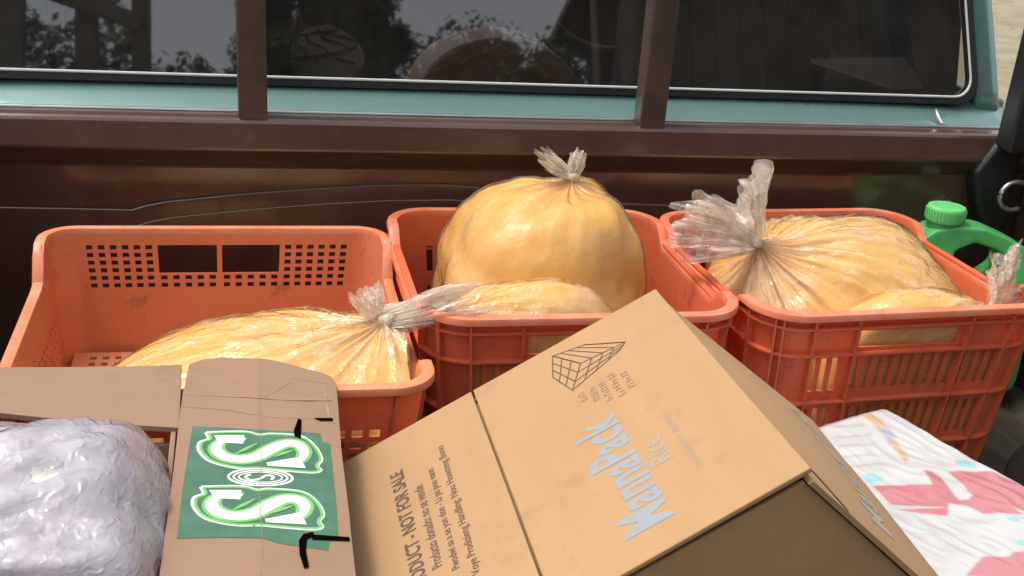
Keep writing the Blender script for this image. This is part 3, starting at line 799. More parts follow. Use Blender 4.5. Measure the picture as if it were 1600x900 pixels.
# C: wide bag with fanned neck
kn = at(1181, 377, y=-.265)
bC = bag('wide yellow meal bag with fanned-out clear neck, pleats radiating from knot', (.540, -.225, .160), (.175, .150, .152), kn, k3, 7.7, e=2.2, pleat=.012, pleat_w=.75, neck=.42, lump=.03, film_amp=.0025)
tail(bC, kn, (-.42, .10, .62), (.75, .1, .55), .078, .012, .056, 1.7, ruffle=.012, layers=2, kr=.008)
tail(bC, kn, (-.95, .05, .12), (.1, .3, .9), .098, .012, .040, 8.2, ruffle=.008, knot=False)
# D: low bag at the front of crate 3
kn = at(1556, 484, y=-.345)
bD = bag('low yellow meal bag seen through the slots beside the wide bag, clear ear up', (.580, -.372, .150), (.125, .045, .125), kn, k3, 9.4, e=2.6, pleat=.008, pleat_w=.8, neck=.5, film_amp=.003)
tail(bD, kn, (.02, .05, .9), (.8, .2, .1), .075, .014, .022, 2.9, ruffle=.008, kr=.010)
tail(bD, kn, (.7, -.1, .25), (.1, .3, .9), .040, .012, .022, 3.9, ruffle=.007, knot=False)

# ================================================================== GREEN JUG
jug = empty('plastic_jug', (.832, -.09, 0), label='green plastic jug with moulded handle and cap beside the crate', cat='jug')
OUT = [(-.092, .012), (-.098, .03), (-.099, .17), (-.099, .212), (-.084, .238), (-.060, .256), (-.030, .262), (.000, .262), (.022, .258), (.060, .243), (.086, .231), (.098, .212), (.101, .180), (.101, .03), (.094, .012)]
HOL = [(-.032, .226), (.000, .240), (.034, .231), (.058, .214), (.062, .192), (.040, .166), (.014, .156), (-.006, .176), (-.026, .202)]
from mathutils.geometry import tessellate_polygon
pl = [[Vector((x, z, 0)) for x, z in OUT], [Vector((x, z, 0)) for x, z in HOL[::-1]]]
tris = tessellate_polygon(pl); allp = OUT+HOL[::-1]; n = len(allp)
V = [(x, -.056, z) for x, z in allp]+[(x, .056, z) for x, z in allp]; F = [tuple(t_) for t_ in tris]+[tuple(i+n for i in t_[::-1]) for t_ in tris]
for s0, cnt in ((0, len(OUT)), (len(OUT), len(HOL))):
    for i in range(cnt): a, b = s0+i, s0+(i+1) % cnt; F.append((a, b, b+n, a+n))
jb = mesh_obj('jug_body', V, F, M_jug, jug, world=False, recalc=True)
def bake(o, mods):
    for nm, ty, kw in mods:
        md = o.modifiers.new(nm, ty)
        for k, v in kw.items(): setattr(md, k, v)
    dg = bpy.context.evaluated_depsgraph_get(); me = bpy.data.meshes.new_from_object(o.evaluated_get(dg)); o.modifiers.clear(); o.data = me; return me
me = bake(jb, [('r', 'REMESH', dict(mode='VOXEL', voxel_size=.0035)), ('s', 'SMOOTH', dict(factor=.5, iterations=14))])
for v_ in me.vertices:
    x, y, z = v_.co
    k = 1-.55*sstep(.15, .262, z)                              # shoulders and handle slimmer than the body
    k *= 1-.25*sstep(.02, .0, z)
    v_.co.y = y*k
me.polygons.foreach_set('use_smooth', [True]*len(me.polygons))
v, f = [], []
def lathe(prof, cx, cy, seg=28):
    V, F = [], []
    for r, z in prof:
        for k in range(seg): V.append((cx+r*cos(2*pi*k/seg), cy+r*sin(2*pi*k/seg), z))
    m_ = len(prof)
    F = [(i*seg+k, i*seg+(k+1) % seg, (i+1)*seg+(k+1) % seg, (i+1)*seg+k) for i in range(m_-1) for k in range(seg)]
    F += [tuple(range(seg))[::-1], tuple(range((m_-1)*seg, m_*seg))]
    return V, F
v, f = lathe([(.024, .245), (.0235, .266), (.022, .270)], -.040, 0); mesh_obj('jug_neck', v, f, M_jug, jug, world=False, smooth=True)
v, f = lathe([(.0265, .264), (.0272, .267), (.0272, .283), (.0258, .2865), (.020, .287)], -.040, 0)
cp = mesh_obj('cap', v, f, M_cap, jug, world=False, bevel=.0012)
for k in range(36):
    a = 2*pi*k/36; v, f = box_vf(-.0008, .0008, -.0006, .0010, .268, .282)
    Rm = Matrix.Rotation(a, 3, 'Z'); V = [Rm @ Vector((p[0]+.0, p[1]-.0276, p[2]))+Vector((-.040, 0, 0)) for p in v]
    if k == 0: gv, gf = [], []
    o_ = len(gv); gv += V; gf += [tuple(i+o_ for i in q_) for q_ in f]
mesh_obj('cap_ridges', gv, gf, M_cap, cp, world=False)
jug.matrix_world = Matrix.Translation((.822, -.088, 0.002)) @ Matrix.Rotation(radians(-6), 4, 'Z') @ Matrix.Diagonal((1.03, .95, 1, 1))

# ================================================================== LETTERING
def text_mesh(s, size, bold=0.0, spacing=1.0, shear=0.0):
    cu = bpy.data.curves.new('lettering', 'FONT'); cu.body = s; cu.size = size; cu.offset = bold; cu.space_character = spacing; cu.shear = shear
    cu.resolution_u = 3
    o = bpy.data.objects.new('lettering', cu); COL.objects.link(o)
    dg = bpy.context.evaluated_depsgraph_get(); me = bpy.data.meshes.new_from_object(o.evaluated_get(dg))
    V = [tuple(v_.co) for v_ in me.vertices]; F = [tuple(p.vertices) for p in me.polygons]
    bpy.data.objects.remove(o); bpy.data.curves.remove(cu); bpy.data.meshes.remove(me)
    return V, F
def decal(name, VF, fr, mat, parent, sx=1.0, sy=1.0, fit=None, conf=None):
    """flat print: VF in 2-D, fr = (origin, reading dir, up dir, normal lift vector)"""
    V, F = VF; o, r, u, n = fr
    if fit:
        xs = [v_[0] for v_ in V]; ys = [v_[1] for v_ in V]
        sx = fit[0]/(max(xs)-min(xs)); sy = fit[1]/(max(ys)-min(ys)) if fit[1] else sx
        x0, y0 = min(xs), min(ys) if fit[1] else 0
        V = [((v_[0]-x0)*sx, (v_[1]-y0)*sy) for v_ in V]
    W = [o+r*v_[0]+u*v_[1]+n for v_ in V]
    if conf: W = [conf(p) for p in W]
    return mesh_obj(name, W, F, mat, parent)
def strokes(L, h, n, seed):
    """small print too fine to read: rows of short strokes"""
    rnd = random.Random(seed); V, F = [], []; x = 0; cw = L/n
    for i in range(n):
        if rnd.random() < .12: x += cw; continue
        w = cw*.16
        for (a, b, c, d) in ((x, x+w, 0, h), (x+cw*.5, x+cw*.5+w, 0, h*rnd.choice([.6, 1])), (x, x+cw*.6, rnd.choice([0, h*.45, h*.8]), 0)):
            if d == 0: d = c+h*.2
            o = len(V); V += [(a, c, 0), (b, c, 0), (b, d, 0), (a, d, 0)]; F.append((o, o+1, o+2, o+3))
        x += cw
    return V, F

# ================================================================== SEALED CARTON (tilted)
a_ = Vector(ray(404, -275)).normalized(); P0 = at(1025, 460, y=-.60)
mm = Vector(ray(1025, 460)).cross(Vector(ray(540, 730))); b_ = a_.cross(mm).normalized()
if b_.x < 0: b_ = -b_
n_ = b_.cross(a_).normalized()                                 # out of the top
LA, LB, HC = .325, .372, .205
def project(p):
    d = np.array(p)-CAM; zz = d@CF; return 800+FPX*(d@CR)/zz, 450-FPX*(d@CU)/zz
carton = empty('sealed_carton', P0-n_*HC-a_*LA/2-b_*LB/2, label='large sealed tan carton tilted on its side with grey-blue lettering', cat='carton')
th = .004
dn = -n_
R0, R1 = P0.copy(), P0-a_*LA
flare = .33                                                     # right side bulged outwards by its contents
def rightpt(s, d, bul=1.0):
    """point of the right side: s along the edge 0..1 (far to near), d down 0..1"""
    base = R0.lerp(R1, s)
    fl_ = lerp(.40, flare, s)
    return base+dn*HC*d+b_*(HC*fl_*d+.012*sin(pi*d)*sin(pi*s)*bul)
# right side panel as a bulged sheet
V, F = [], []; ns, nd = 48, 28
for off in (0, -.004):
    for i in range(ns+1):
        for k in range(nd+1): V.append(rightpt(i/ns*1.0, k/nd)+b_*off)
O = (ns+1)*(nd+1)
for i in range(ns):
    for k in range(nd):
        q = i*(nd+1)+k; F.append((q, q+1, q+nd+2, q+nd+1)); F.append((O+q, O+q+nd+1, O+q+nd+2, O+q+1))
for i in range(ns):
    for k in (0, nd): q = i*(nd+1)+k; F.append((q, q+nd+1, O+q+nd+1, O+q))
for k in range(nd):
    for i in (0, ns): q = i*(nd+1)+k; F.append((q, q+1, O+q+1, O+q))
mesh_obj('side_panel', V, F, M_card, carton, smooth=False, recalc=True)
L0, L1 = P0-b_*LB, P0-b_*LB-a_*LA
def quad_slab(name, pts, thick, nrm, mat, bev=.0012):
    V = [Vector(p) for p in pts]+[Vector(p)+nrm*thick for p in pts]
    return mesh_obj(name, V, [(0, 1, 2, 3), (7, 6, 5, 4), (0, 4, 5, 1), (1, 5, 6, 2), (2, 6, 7, 3), (3, 7, 4, 0)], mat, carton, recalc=True, bevel=bev)
dl = dn*HC
quad_slab('side_panel', [L0, L1, L1+dl, L0+dl], .004, b_, M_card)
rb0, rb1 = rightpt(0, 1), rightpt(1, 1)
fr_in = a_*.004
quad_slab('front_panel', [L1-b_*-.002+fr_in, R1-b_*.005+fr_in, rb1-b_*.006+fr_in, L1+dl+fr_in], .004, a_, M_card)
quad_slab('back_panel', [L0-fr_in, R0-b_*.005-fr_in, rb0-b_*.005-fr_in, L0+dl-fr_in], -.004, a_, M_card)
quad_slab('bottom_panel', [L0+dl, L1+dl, rb1-b_*.005, rb0-b_*.005], .004, n_, M_card)
# the two top flaps meeting at a taped seam; near end sprung up a little
def flift(s, w):
    return .0015+.0045*sstep(.5, 1, s)*(1-.4*min(1, 2*w) if w < .5 else .6*(1-.3*(2*w-1)))-.003*sin(pi*min(1, max(0, 2*w % 1)))*sin(pi*min(1, max(0, s)))
def on_top(p):
    q = p-P0; s = -q.dot(a_)/(LA-.001); w = -q.dot(b_)/LB
    return P0+a_*q.dot(a_)+b_*q.dot(b_)+n_*(flift(s, w)+.004+.00022)
def flap(b0, b1, nm):
    V, F = [], []; nu, nv = 56, 32
    for off in (0, .004):
        for i in range(nu+1):
            for k in range(nv+1):
                s, w = i/nu, k/nv
                p = P0-a_*(.0+ (LA-.001)*s)-b_*lerp(b0, b1, w)
                V.append(p+n_*(off+flift(s, lerp(b0, b1, w)/LB)))
    O = (nu+1)*(nv+1)
    for i in range(nu):
        for k in range(nv):
            q = i*(nv+1)+k; F += [(q, q+1, q+nv+2, q+nv+1), (O+q, O+q+nv+1, O+q+nv+2, O+q+1)]
    for i in range(nu):
        for k in (0, nv): q = i*(nv+1)+k; F.append((q, q+nv+1, O+q+nv+1, O+q))
    for k in range(nv):
        for i in (0, nu): q = i*(nv+1)+k; F.append((q, q+1, O+q+1, O+q))
    return mesh_obj('top_flap', V, F, M_card, carton, recalc=True, bevel=.001)
flap(-.002, LB*.497, False); flap(LB*.5025, LB+.002, True)
# inner flaps below, dark in the gap
quad_slab('inner_flap', [P0-n_*.004-b_*.006-a_*.004, P0-n_*.004-b_*.006-a_*(LA-.006), L1-n_*.004+b_*.006+a_*.006, L0-n_*.004+b_*.006-a_*.004], .003, -n_, M_card)
NL = n_*.0062
def topfr(u, v, lift=0.0):
    """where the sight line meets the carton's top"""
    k = Vector(ray(u, v)); o = Vector(CAM); t_ = ((P0+n_*.0055)-o).dot(n_)/k.dot(n_); return o+k*t_
rd, ud = a_, -b_                                                # print reads away from the viewer, tops to the left
def tdecal(nm, s, pa, pb, h, mat, bold=0.0, stroke=None, lift=.0022):
    A_, B_ = topfr(*pa), topfr(*pb); L_ = (B_-A_).dot(rd)
    if stroke: VF = strokes(L_, h, stroke, len(nm)+int(L_*1e4))
    else: VF = text_mesh(s, 1.0, bold)
    return decal(nm, VF, (A_, rd, ud, n_*lift), mat, carton, fit=(L_, h), conf=on_top)
tdecal('lettering', 'MannaPack', (1058, 806), (943, 646), .038, M_blue, .022)
tdecal('lettering', 'Rice', (1052, 712), (1028, 676), .018, M_blue2, .012)
tdecal('lettering', '', (1098, 726), (1040, 640), .004, M_blue2, stroke=16)
tdecal('lettering', 'DONATED PRODUCT - NOT FOR SALE', (690, 1010), (632, 728), .0128, M_ink, .03)
tdecal('lettering', 'Producto donado: no se vende', (690, 880), (660, 752), .0088, M_ink, .014)
tdecal('lettering', 'Pwodwi sa a se yon don - Li pa pou vann', (722, 882), (680, 726), .0088, M_ink, .014)
tdecal('lettering', 'Voye Prodizieng Handling: Nou Hoseteng Bono', (755, 892), (694, 692), .0088, M_ink, .014)
# block emblem: stack of bricks in outline, with rows of tiny print
EM = {'o': topfr(930, 600)}
def seg_mesh(lines, w):
    V, F = [], []
    for (p, q) in lines:
        p, q = Vector(p), Vector(q); d = (q-p).normalized()*w/2; s = Vector((-d.y, d.x, 0)); o = len(V)
        V += [p-d-s, q+d-s, q+d+s, p-d+s]; F.append((o, o+1, o+2, o+3))
    return [tuple(v_) for v_ in V], F
def emb(u, v): q = topfr(u, v)-P0; return (q.dot(rd), q.dot(ud), 0)
c0 = [(863, 558), (898, 565), (893, 607), (863, 590)]           # near face of the stack
tip = (976, 533); lines = []
def mixp(p, q, t_): return (lerp(p[0], q[0], t_), lerp(p[1], q[1], t_))
A4, B4, C4, D4 = (863, 556), (906, 566), (893, 607), (863, 588)
for t_ in (0, 1/3, 2/3, 1):
    lines.append((mixp(A4, D4, t_), mixp(B4, C4, t_))); lines.append((mixp(A4, B4, t_), mixp(D4, C4, t_)))
A5, B5 = (912, 538), tip                                        # far top edge
for t_ in (0, .25, .5, .75, 1): lines.append((mixp(A4, A5, t_), mixp(B4, B5, t_)))
lines.append((A4, A5)); lines.append((A5, B5))
for t_ in (0, 1/3, 2/3, 1): lines.append((mixp(B4, C4, t_), (lerp(B5[0], B5[0]-8, t_), lerp(B5[1], B5[1]+12, t_))))
for t_ in (.25, .5, .75, 1): lines.append((mixp(B4, B5, t_), mixp(C4, (968, 545), t_)))
V, F = seg_mesh([(emb(*p), emb(*q)) for p, q in lines], .0011)
decal('emblem', (V, F), (P0, rd, ud, n_*.0076), M_ink, carton, conf=on_top)
for k, (p, q) in enumerate([((922, 634), (910, 606)), ((941, 626), (926, 598)), ((957, 618), (942, 590)), ((976, 611), (955, 577)), ((992, 598), (971, 566))]):
    A_, B_ = topfr(*p), topfr(*q); decal('emblem_print', strokes((B_-A_).length, .0062, 4, 31+k), (A_, (B_-A_).normalized(), ud, n_*.0076), M_ink2, carton, conf=on_top)
# lettering along the bulged side
V, F = text_mesh('MannaPack', 1.0, .02); xs = [q[0] for q in V]; x0, x1 = min(xs), max(xs)
W = []
for q in V:
    s = lerp(.90, .36, (q[0]-x0)/(x1-x0)); d = .52-.17*q[1]
    W.append(rightpt(s, d)+b_*.0004)
mesh_obj('lettering', W, F, pm('pale_grey_ink', (0.315, 0.275, 0.24), 0.8, 0.15, 60), carton)

g_ = [(.80, .022), (.86, .058), (.93, .105), (1.0, .165), (.995, .185), (.93, .125), (.86, .072)]
mesh_obj('corner_gap_shade', [rightpt(*q)+b_*.0008 for q in g_], [tuple(range(len(g_)))], M_gap_shade, carton)  # dark sliver laid on the panel, painting the shade in a gap
# ================================================================== OPEN CARTON with printed flap
ZF = .268
open_c = empty('open_carton', (-.40, -.72, 0), label='open brown carton with green and white lettered flap, a lilac bag inside', cat='carton')
def sheet(name, outline, mat, parent=open_c, thick=.0045, zf=lambda x, y: ZF, sub=14, bevel=0):
    """cardboard sheet: outline polygon in x, y, gently warped in z"""
    me = bpy.data.meshes.new('t'); b = bmesh.new()
    vs = [b.verts.new((x, y, 0)) for x, y in outline]; b.faces.new(vs)
    xs = [p[0] for p in outline]; ys = [p[1] for p in outline]
    for k in range(1, sub):
        x = lerp(min(xs), max(xs), k/sub); y = lerp(min(ys), max(ys), k/sub)
        bmesh.ops.bisect_plane(b, geom=b.verts[:]+b.edges[:]+b.faces[:], plane_co=(x, 0, 0), plane_no=(1, 0, 0))
        bmesh.ops.bisect_plane(b, geom=b.verts[:]+b.edges[:]+b.faces[:], plane_co=(0, y, 0), plane_no=(0, 1, 0))
    if b.faces[:][0].normal.z < 0: bmesh.ops.reverse_faces(b, faces=b.faces[:])
    for v_ in b.verts: v_.co.z = zf(v_.co.x, v_.co.y)
    bd = [e for e in b.edges if e.is_boundary]
    ret = bmesh.ops.extrude_face_region(b, geom=b.faces[:])
    for g_ in ret['geom']:
        if isinstance(g_, bmesh.types.BMVert): g_.co.z += thick
    bmesh.ops.recalc_face_normals(b, faces=b.faces[:])
    V = [v_.co.copy() for v_ in b.verts]; b.verts.index_update(); F = [tuple(v_.index for v_ in f_.verts) for f_ in b.faces]; b.free()
    bpy.data.meshes.remove(me)
    return mesh_obj(name, V, F, mat, parent, smooth=False)
def zz(u, v, z=ZF): p = at(u, v, z=z); return (p.x, p.y)
def zflap(x, y):
    # far part past the fold bends down a touch, right edge droops, middle crowned
    f = 0.0
    yf = -.585
    if y > yf: f -= .10*(y-yf)
    f -= .06*max(0, x+.20)
    f += .0015*noise.noise(Vector((x*18, y*18, 2)))
    return ZF+f
ol = [(283, 640), (290, 590), (296, 560), (318, 551), (345, 549), (420, 553), (500, 570), (518, 578), (525, 592), (533, 700), (545, 800), (556, 905), (560, 1010), (236, 1010), (250, 905), (268, 770)]
sheet('printed_flap', [zz(*p) for p in ol], M_card2, zf=zflap, sub=18)
bo = [(-140, 573), (0, 569), (284, 566), (281, 640), (279, 668), (200, 664), (90, 655), (0, 645), (-140, 640)]
sheet('back_flap', [zz(*p) for p in bo], M_card2, zf=lambda x, y: ZF-.004-.05*max(0, y+.56)+.002*noise.noise(Vector((x*9, y*9, 0))), sub=10)
# carton walls
wx0, wx1, wy1, wy0 = -.585, -.272, -.610, -.96
def wallbox(a): return box('carton_wall', a, M_card2, open_c, bevel=.001)
wallbox((wx0, wx1, wy1-.0045, wy1, .002, ZF-.018)); wallbox((wx1, wx1+.0045, wy0, wy1, .002, ZF-.004)); wallbox((wx0-.0045, wx0, wy0, wy1, .002, ZF)); wallbox((wx0, wx1, wy0, wy0+.0045, .002, ZF))
box('carton_floor', (wx0, wx1, wy0, wy1, .001, .005), M_card2, open_c, bevel=0)
def fl3(u, v, lift): 
    p = at(u, v, z=ZF+.0045)
    for _ in range(3): p = at(u, v, z=zflap(p.x, p.y)+.0045)
    return Vector((p.x, p.y, p.z+lift))
def print_poly(name, pts, mat, lift, parent=open_c, sub=8):
    outl = [zz(*p, z=ZF+.0045) for p in pts]
    me_b = bmesh.new(); vs = [me_b.verts.new((x, y, 0)) for x, y in outl]; fc = me_b.faces.new(vs)
    bmesh.ops.triangulate(me_b, faces=[fc])
    xs = [p[0] for p in outl]; ys = [p[1] for p in outl]
    for k in range(1, sub):
        x = lerp(min(xs), max(xs), k/sub); y = lerp(min(ys), max(ys), k/sub)
        bmesh.ops.bisect_plane(me_b, geom=me_b.verts[:]+me_b.edges[:]+me_b.faces[:], plane_co=(x, 0, 0), plane_no=(1, 0, 0))
        bmesh.ops.bisect_plane(me_b, geom=me_b.verts[:]+me_b.edges[:]+me_b.faces[:], plane_co=(0, y, 0), plane_no=(0, 1, 0))
    for v_ in me_b.verts: v_.co.z = zflap(v_.co.x, v_.co.y)+.0045+.0003+lift*.22
    bmesh.ops.recalc_face_normals(me_b, faces=me_b.faces[:])
    V = [v_.co.copy() for v_ in me_b.verts]; me_b.verts.index_update(); F = [tuple(v_.index for v_ in f_.verts) for f_ in me_b.faces]; me_b.free()
    return mesh_obj(name, V, F, mat, parent)
print_poly('print_panel', [(301, 666), (410, 671), (501, 674), (503, 686), (516, 688), (524, 770), (529, 838), (515, 841), (513, 855), (440, 848), (410, 841), (276, 842), (286, 760)], M_green, .0004, sub=14)
def print_line(name, pts, w, mat, lift, closed=False):
    if name == 'crease': w = [w*random.uniform(.15, 1.1) for _ in pts]
    P = [Vector((*zz(u, v, z=ZF+.0045), 0)) for u, v in pts]; V, F = [], []; n = len(P)
    for i, p in enumerate(P):
        a = P[i-1] if (i > 0 or closed) else p; b = P[(i+1) % n] if (i < n-1 or closed) else p
        d = (b-a).normalized(); s = Vector((-d.y, d.x, 0)); ww = w[i] if isinstance(w, (list, tuple)) else w
        for sg in (1, -1):
            q = p+s*sg*ww/2; V.append((q.x, q.y, zflap(q.x, q.y)+.0045+.0003+lift*.22))
    m_ = n if closed else n-1
    F = [(2*i, 2*i+1, 2*((i+1) % n)+1, 2*((i+1) % n)) for i in range(m_)]
    return mesh_obj(name, V, F, mat, open_c)
def spline(pts, k=8):
    o = []; n = len(pts)
    for i in range(n-1):
        p0, p1, p2, p3 = pts[max(0, i-1)], pts[i], pts[i+1], pts[min(n-1, i+2)]
        for j in range(k):
            t_ = j/k; o.append(tuple(.5*(2*p1[c]+(p2[c]-p0[c])*t_+(2*p0[c]-5*p1[c]+4*p2[c]-p3[c])*t_*t_+(3*p1[c]-p0[c]-3*p2[c]+p3[c])*t_**3) for c in range(len(p1))))
    o.append(tuple(pts[-1])); return o
def big_s(dx, dy, sc=1.0):
    # lying S: from upper-left terminal round the left bowl, across, round the right bowl to the lower-right terminal; third value = stroke width (mm)
    S = [(384, 687, 3), (362, 686, 5), (344, 692, 9), (338, 703, 12), (350, 714, 13), (375, 718, 14), (402, 713, 15.5), (424, 701, 15.5), (446, 692, 14), (466, 693, 12.5), (475, 702, 11), (472, 713, 8), (464, 719, 6)]
    cx, cy = 405, 705
    S = spline(S, 6); pts = [(cx+(p[0]-cx)*sc+dx, cy+(p[1]-cy)*sc+dy) for p in S]; w = [p[2]*1e-3*.74*sc for p in S]
    T1 = [(334, 681), (382, 680), (380, 694), (352, 693), (340, 690)]; T2 = [(416, 722), (464, 712), (472, 718), (477, 725), (478, 728), (418, 727)]
    mv = lambda L: [(cx+(p[0]-cx)*sc+dx, cy+(p[1]-cy)*sc+dy) for p in L]
    # halo outlines
    HO = [(322, 676), (380, 674), (404, 679), (424, 677), (470, 680), (492, 694), (502, 712), (496, 722), (500, 731), (478, 734), (410, 731), (370, 731), (330, 722), (312, 706), (312, 692), (326, 686)]
    HL = spline(mv(HO)+[mv(HO)[0]], 6)
    print_line('print_outline', HL, .0032, M_white, .0007)
    HI = [(405+(p[0]-405)*.975+1.2, 705+(p[1]-705)*.955) for p in HO]; HIL = spline(mv(HI)+[mv(HI)[0]], 6)
    print_line('print_outline', HIL, .0022, M_lime, .0010)
    print_line('print_letter', pts, [q+.0052 for q in w], M_lime, .0013)
    print_line('print_letter', pts, w, M_white, .0017)
    for T in (T1, T2):
        print_poly('print_letter', mv(T), M_white, .0020, sub=3)
    print_line('print_outline', [mv([(366, 711)])[0], mv([(384, 702)])[0], mv([(402, 693)])[0]], [.001, .004, .001], M_lime, .0022)
    print_line('print_outline', [mv([(428, 713)])[0], mv([(442, 707)])[0], mv([(458, 702)])[0]], [.001, .004, .001], M_lime, .0022)
big_s(0, 0, 1.0); big_s(-3, 88, 1.06)
for rx, ry, w in ((50, 13.5, .0022), (42, 10.5, .0018), (34, 8, .0014)):
    print_line('print_emblem', [(407+rx*cos(a), 745+ry*sin(a)) for a in [2*pi*i/40 for i in range(40)]], w, M_white, .0008, closed=True)
print_line('print_emblem', spline([(392, 741), (384, 744), (390, 750), (405, 748), (416, 742), (427, 743), (424, 749)], 5), .0026, M_white, .0009)
# creases in the flap; tears and slots are black patches painting the shade inside
print_line('crease', spline([(405, 552), (407, 600), (404, 640), (409, 700), (406, 780), (410, 850), (405, 905)], 5), .0006, M_crease, .0026)
print_line('crease', spline([(288, 613), (340, 616), (400, 620), (470, 622), (520, 621)], 5), .0022, M_crease, .0003)
print_line('crease', spline([(284, 636), (345, 640), (408, 648), (470, 651), (518, 650)], 5), .0018, M_crease, .0003)
print_line('crease', spline([(455, 578), (500, 584), (512, 586)], 5), .0028, M_crease, .0003)
print_line('crease', spline([(505, 590), (509, 620), (514, 648)], 5), .0024, M_crease, .0003)
print_line('crease', spline([(410, 620), (450, 590), (452, 572)], 5), .0010, M_crease, .0003)
print_poly('slot', [(466, 652), (471, 654), (470, 684), (460, 681), (459, 672)], M_black, .0028, sub=3)
print_poly('slot', [(474, 832), (489, 828), (492, 834), (480, 840), (478, 858), (483, 884), (475, 886), (468, 864), (467, 842)], M_black, .0028, sub=3)
print_poly('slot', [(486, 832), (546, 833), (547, 839), (488, 840)], M_black, .0029, sub=4)
print_poly('slot', [(490, 651), (520, 650), (520, 654), (500, 655)], M_black, .0029, sub=3)

# ================================================================== LILAC BAG in the open carton
bl = bag('lilac translucent bag of pale goods bulging out of the open carton', (-.335, -.765, .160), (.19, .152, .168, .080), (-.46, -.85, .30), (lambda p, ex=0: Vector((p.x if p.z > .266 else min(p.x, -.2745+ex), p.y, max(p.z, .006)))), 12.3, e=2.3, plan=4.0, pleat=.010, pleat_w=.9, neck=.25, lump=.035, film_amp=.003, crumple=.0018,
         fm=M_lilac, cm=pm('pale_goods', (0.48, 0.45, 0.43), 0.7, 0.35, 40, 0.9, 70, dirt=(0.10, 0.085, 0.07), dirt_amt=0.7, dscale=45), group=None, name='goods_bag', cname='goods')

# ================================================================== WRAPPED PACK with pink print
ZP = .180
pc = at(1380, 624, z=ZP); pr_ = at(1600, 751, z=ZP-.004); pl_ = at(1262, 656, z=ZP)
e1 = (pr_-pc); e1.z = 0; e1.normalize(); e2 = Vector((e1.y, -e1.x, 0))
if e2.x > 0: e2 = -e2
PLn, PWn = .42, .30
pack = empty('wrapped_pack', pc+e1*PLn/2+e2*PWn/2-Vector((0, 0, ZP)), label='white plastic-wrapped pack with pink print beside the sealed carton', cat='pack')
def ptop(s, t_):
    """height of the pack's skin at s along, t across"""
    es, et = min(s, PLn-s), min(t_, PWn-t_)
    edge = sstep(-.004, .022, es)*sstep(-.004, .022, et)
    z = ZP-.014*(1-edge)+.003*noise.noise(Vector((s*9, t_*9, 3)))+.0010*noise.noise(Vector((s*40, t_*16, 5)))+.0007*(1-abs(noise.noise(Vector((s*26+t_*8, t_*60, 1))))*2)
    z += .05*min(1, t_/PWn)*sstep(.05, .3, s)*.5
    return z
NS, NT2 = 330, 236
PINK = (0.43, 0.15, 0.17); WHT = (0.46, 0.455, 0.445); GREY = (0.34, 0.325, 0.36); TEAL = (0.22, 0.44, 0.44); TAN = (0.47, 0.32, 0.19); PGREY = (0.38, 0.37, 0.39)
shapes = [
 (GREY, [(1355, 634), (1381, 625), (1405, 640), (1392, 646), (1345, 641)]),
 (PGREY, [(1288, 652), (1338, 649), (1338, 655), (1288, 658)]),
 (PGREY, [(1300, 666), (1350, 664), (1350, 668), (1300, 670)]), (PGREY, [(1305, 682), (1362, 680), (1362, 683), (1305, 686)]),
 (PGREY, [(1310, 696), (1366, 693), (1366, 697), (1310, 700)]), (PGREY, [(1320, 712), (1370, 708), (1370, 712), (1320, 716)]),
 (PGREY, [(1326, 728), (1380, 724), (1380, 728), (1326, 732)]),
 (TAN, [(1346, 652), (1360, 648), (1376, 658), (1390, 676), (1404, 694), (1414, 706), (1421, 722), (1412, 722), (1402, 706), (1388, 690), (1372, 672), (1362, 662)]),
 (GREY, [(1372, 668), (1390, 672), (1402, 684), (1394, 688), (1390, 698), (1384, 686), (1374, 676)]),
 (TEAL, [(1348, 744), (1362, 742), (1378, 748), (1379, 755), (1356, 756)]),
 (TEAL, [(1490, 722), (1508, 719), (1526, 727), (1525, 733), (1500, 731)]),
 (PINK, [(1362, 763), (1420, 763), (1456, 764), (1443, 738), (1455, 740), (1474, 756), (1490, 778), (1500, 786), (1520, 782), (1500, 760), (1480, 741), (1500, 738), (1548, 738), (1575, 750), (1605, 762), (1605, 810), (1580, 800), (1596, 812), (1560, 812), (1535, 812), (1510, 800), (1480, 796), (1478, 818), (1440, 814), (1400, 806), (1478, 803), (1440, 800), (1390, 796)]),
 (WHT, [(1460, 738), (1472, 738), (1500, 768), (1514, 778), (1514, 788), (1496, 790), (1486, 776)]),
 (TEAL, [(1566, 820), (1584, 818), (1594, 826), (1580, 828)]), (TEAL, [(1584, 858), (1600, 856), (1602, 868), (1588, 868)]),
 (PINK, [(1530, 893), (1570, 890), (1580, 880), (1604, 880), (1604, 930), (1500, 930)]),
 (PINK, [(1500, 960), (1700, 900), (1720, 960), (1560, 1020)]),
]
def to_st(u, v):
    q = at(u, v, z=ZP)-Vector((pc.x, pc.y, ZP)); return (q.dot(e1), q.dot(e2))
polys = [(c_, np.array([to_st(*p) for p in P_])) for c_, P_ in shapes]
def pip(poly, x, y):
    ins = False; n = len(poly); j = n-1
    for i in range(n):
        if (poly[i][1] > y) != (poly[j][1] > y) and x < (poly[j][0]-poly[i][0])*(y-poly[i][1])/(poly[j][1]-poly[i][1])+poly[i][0]: ins = not ins
        j = i
    return ins
bbs = [(P_.min(0), P_.max(0)) for _, P_ in polys]
V, F, colr = [], [], []
for i in range(NS+1):
    s = PLn*i/NS
    for k in range(NT2+1):
        t_ = PWn*k/NT2; V.append(pc+e1*s+e2*t_+Vector((0, 0, ptop(s, t_)-ZP)))
        cc = WHT
        for (c_, P_), (lo, hi) in zip(polys, bbs):
            if lo[0] <= s <= hi[0] and lo[1] <= t_ <= hi[1] and pip(P_, s, t_): cc = c_
        colr.append(cc)
F = [(i*(NT2+1)+k, (i+1)*(NT2+1)+k, (i+1)*(NT2+1)+k+1, i*(NT2+1)+k+1) for i in range(NS) for k in range(NT2)]
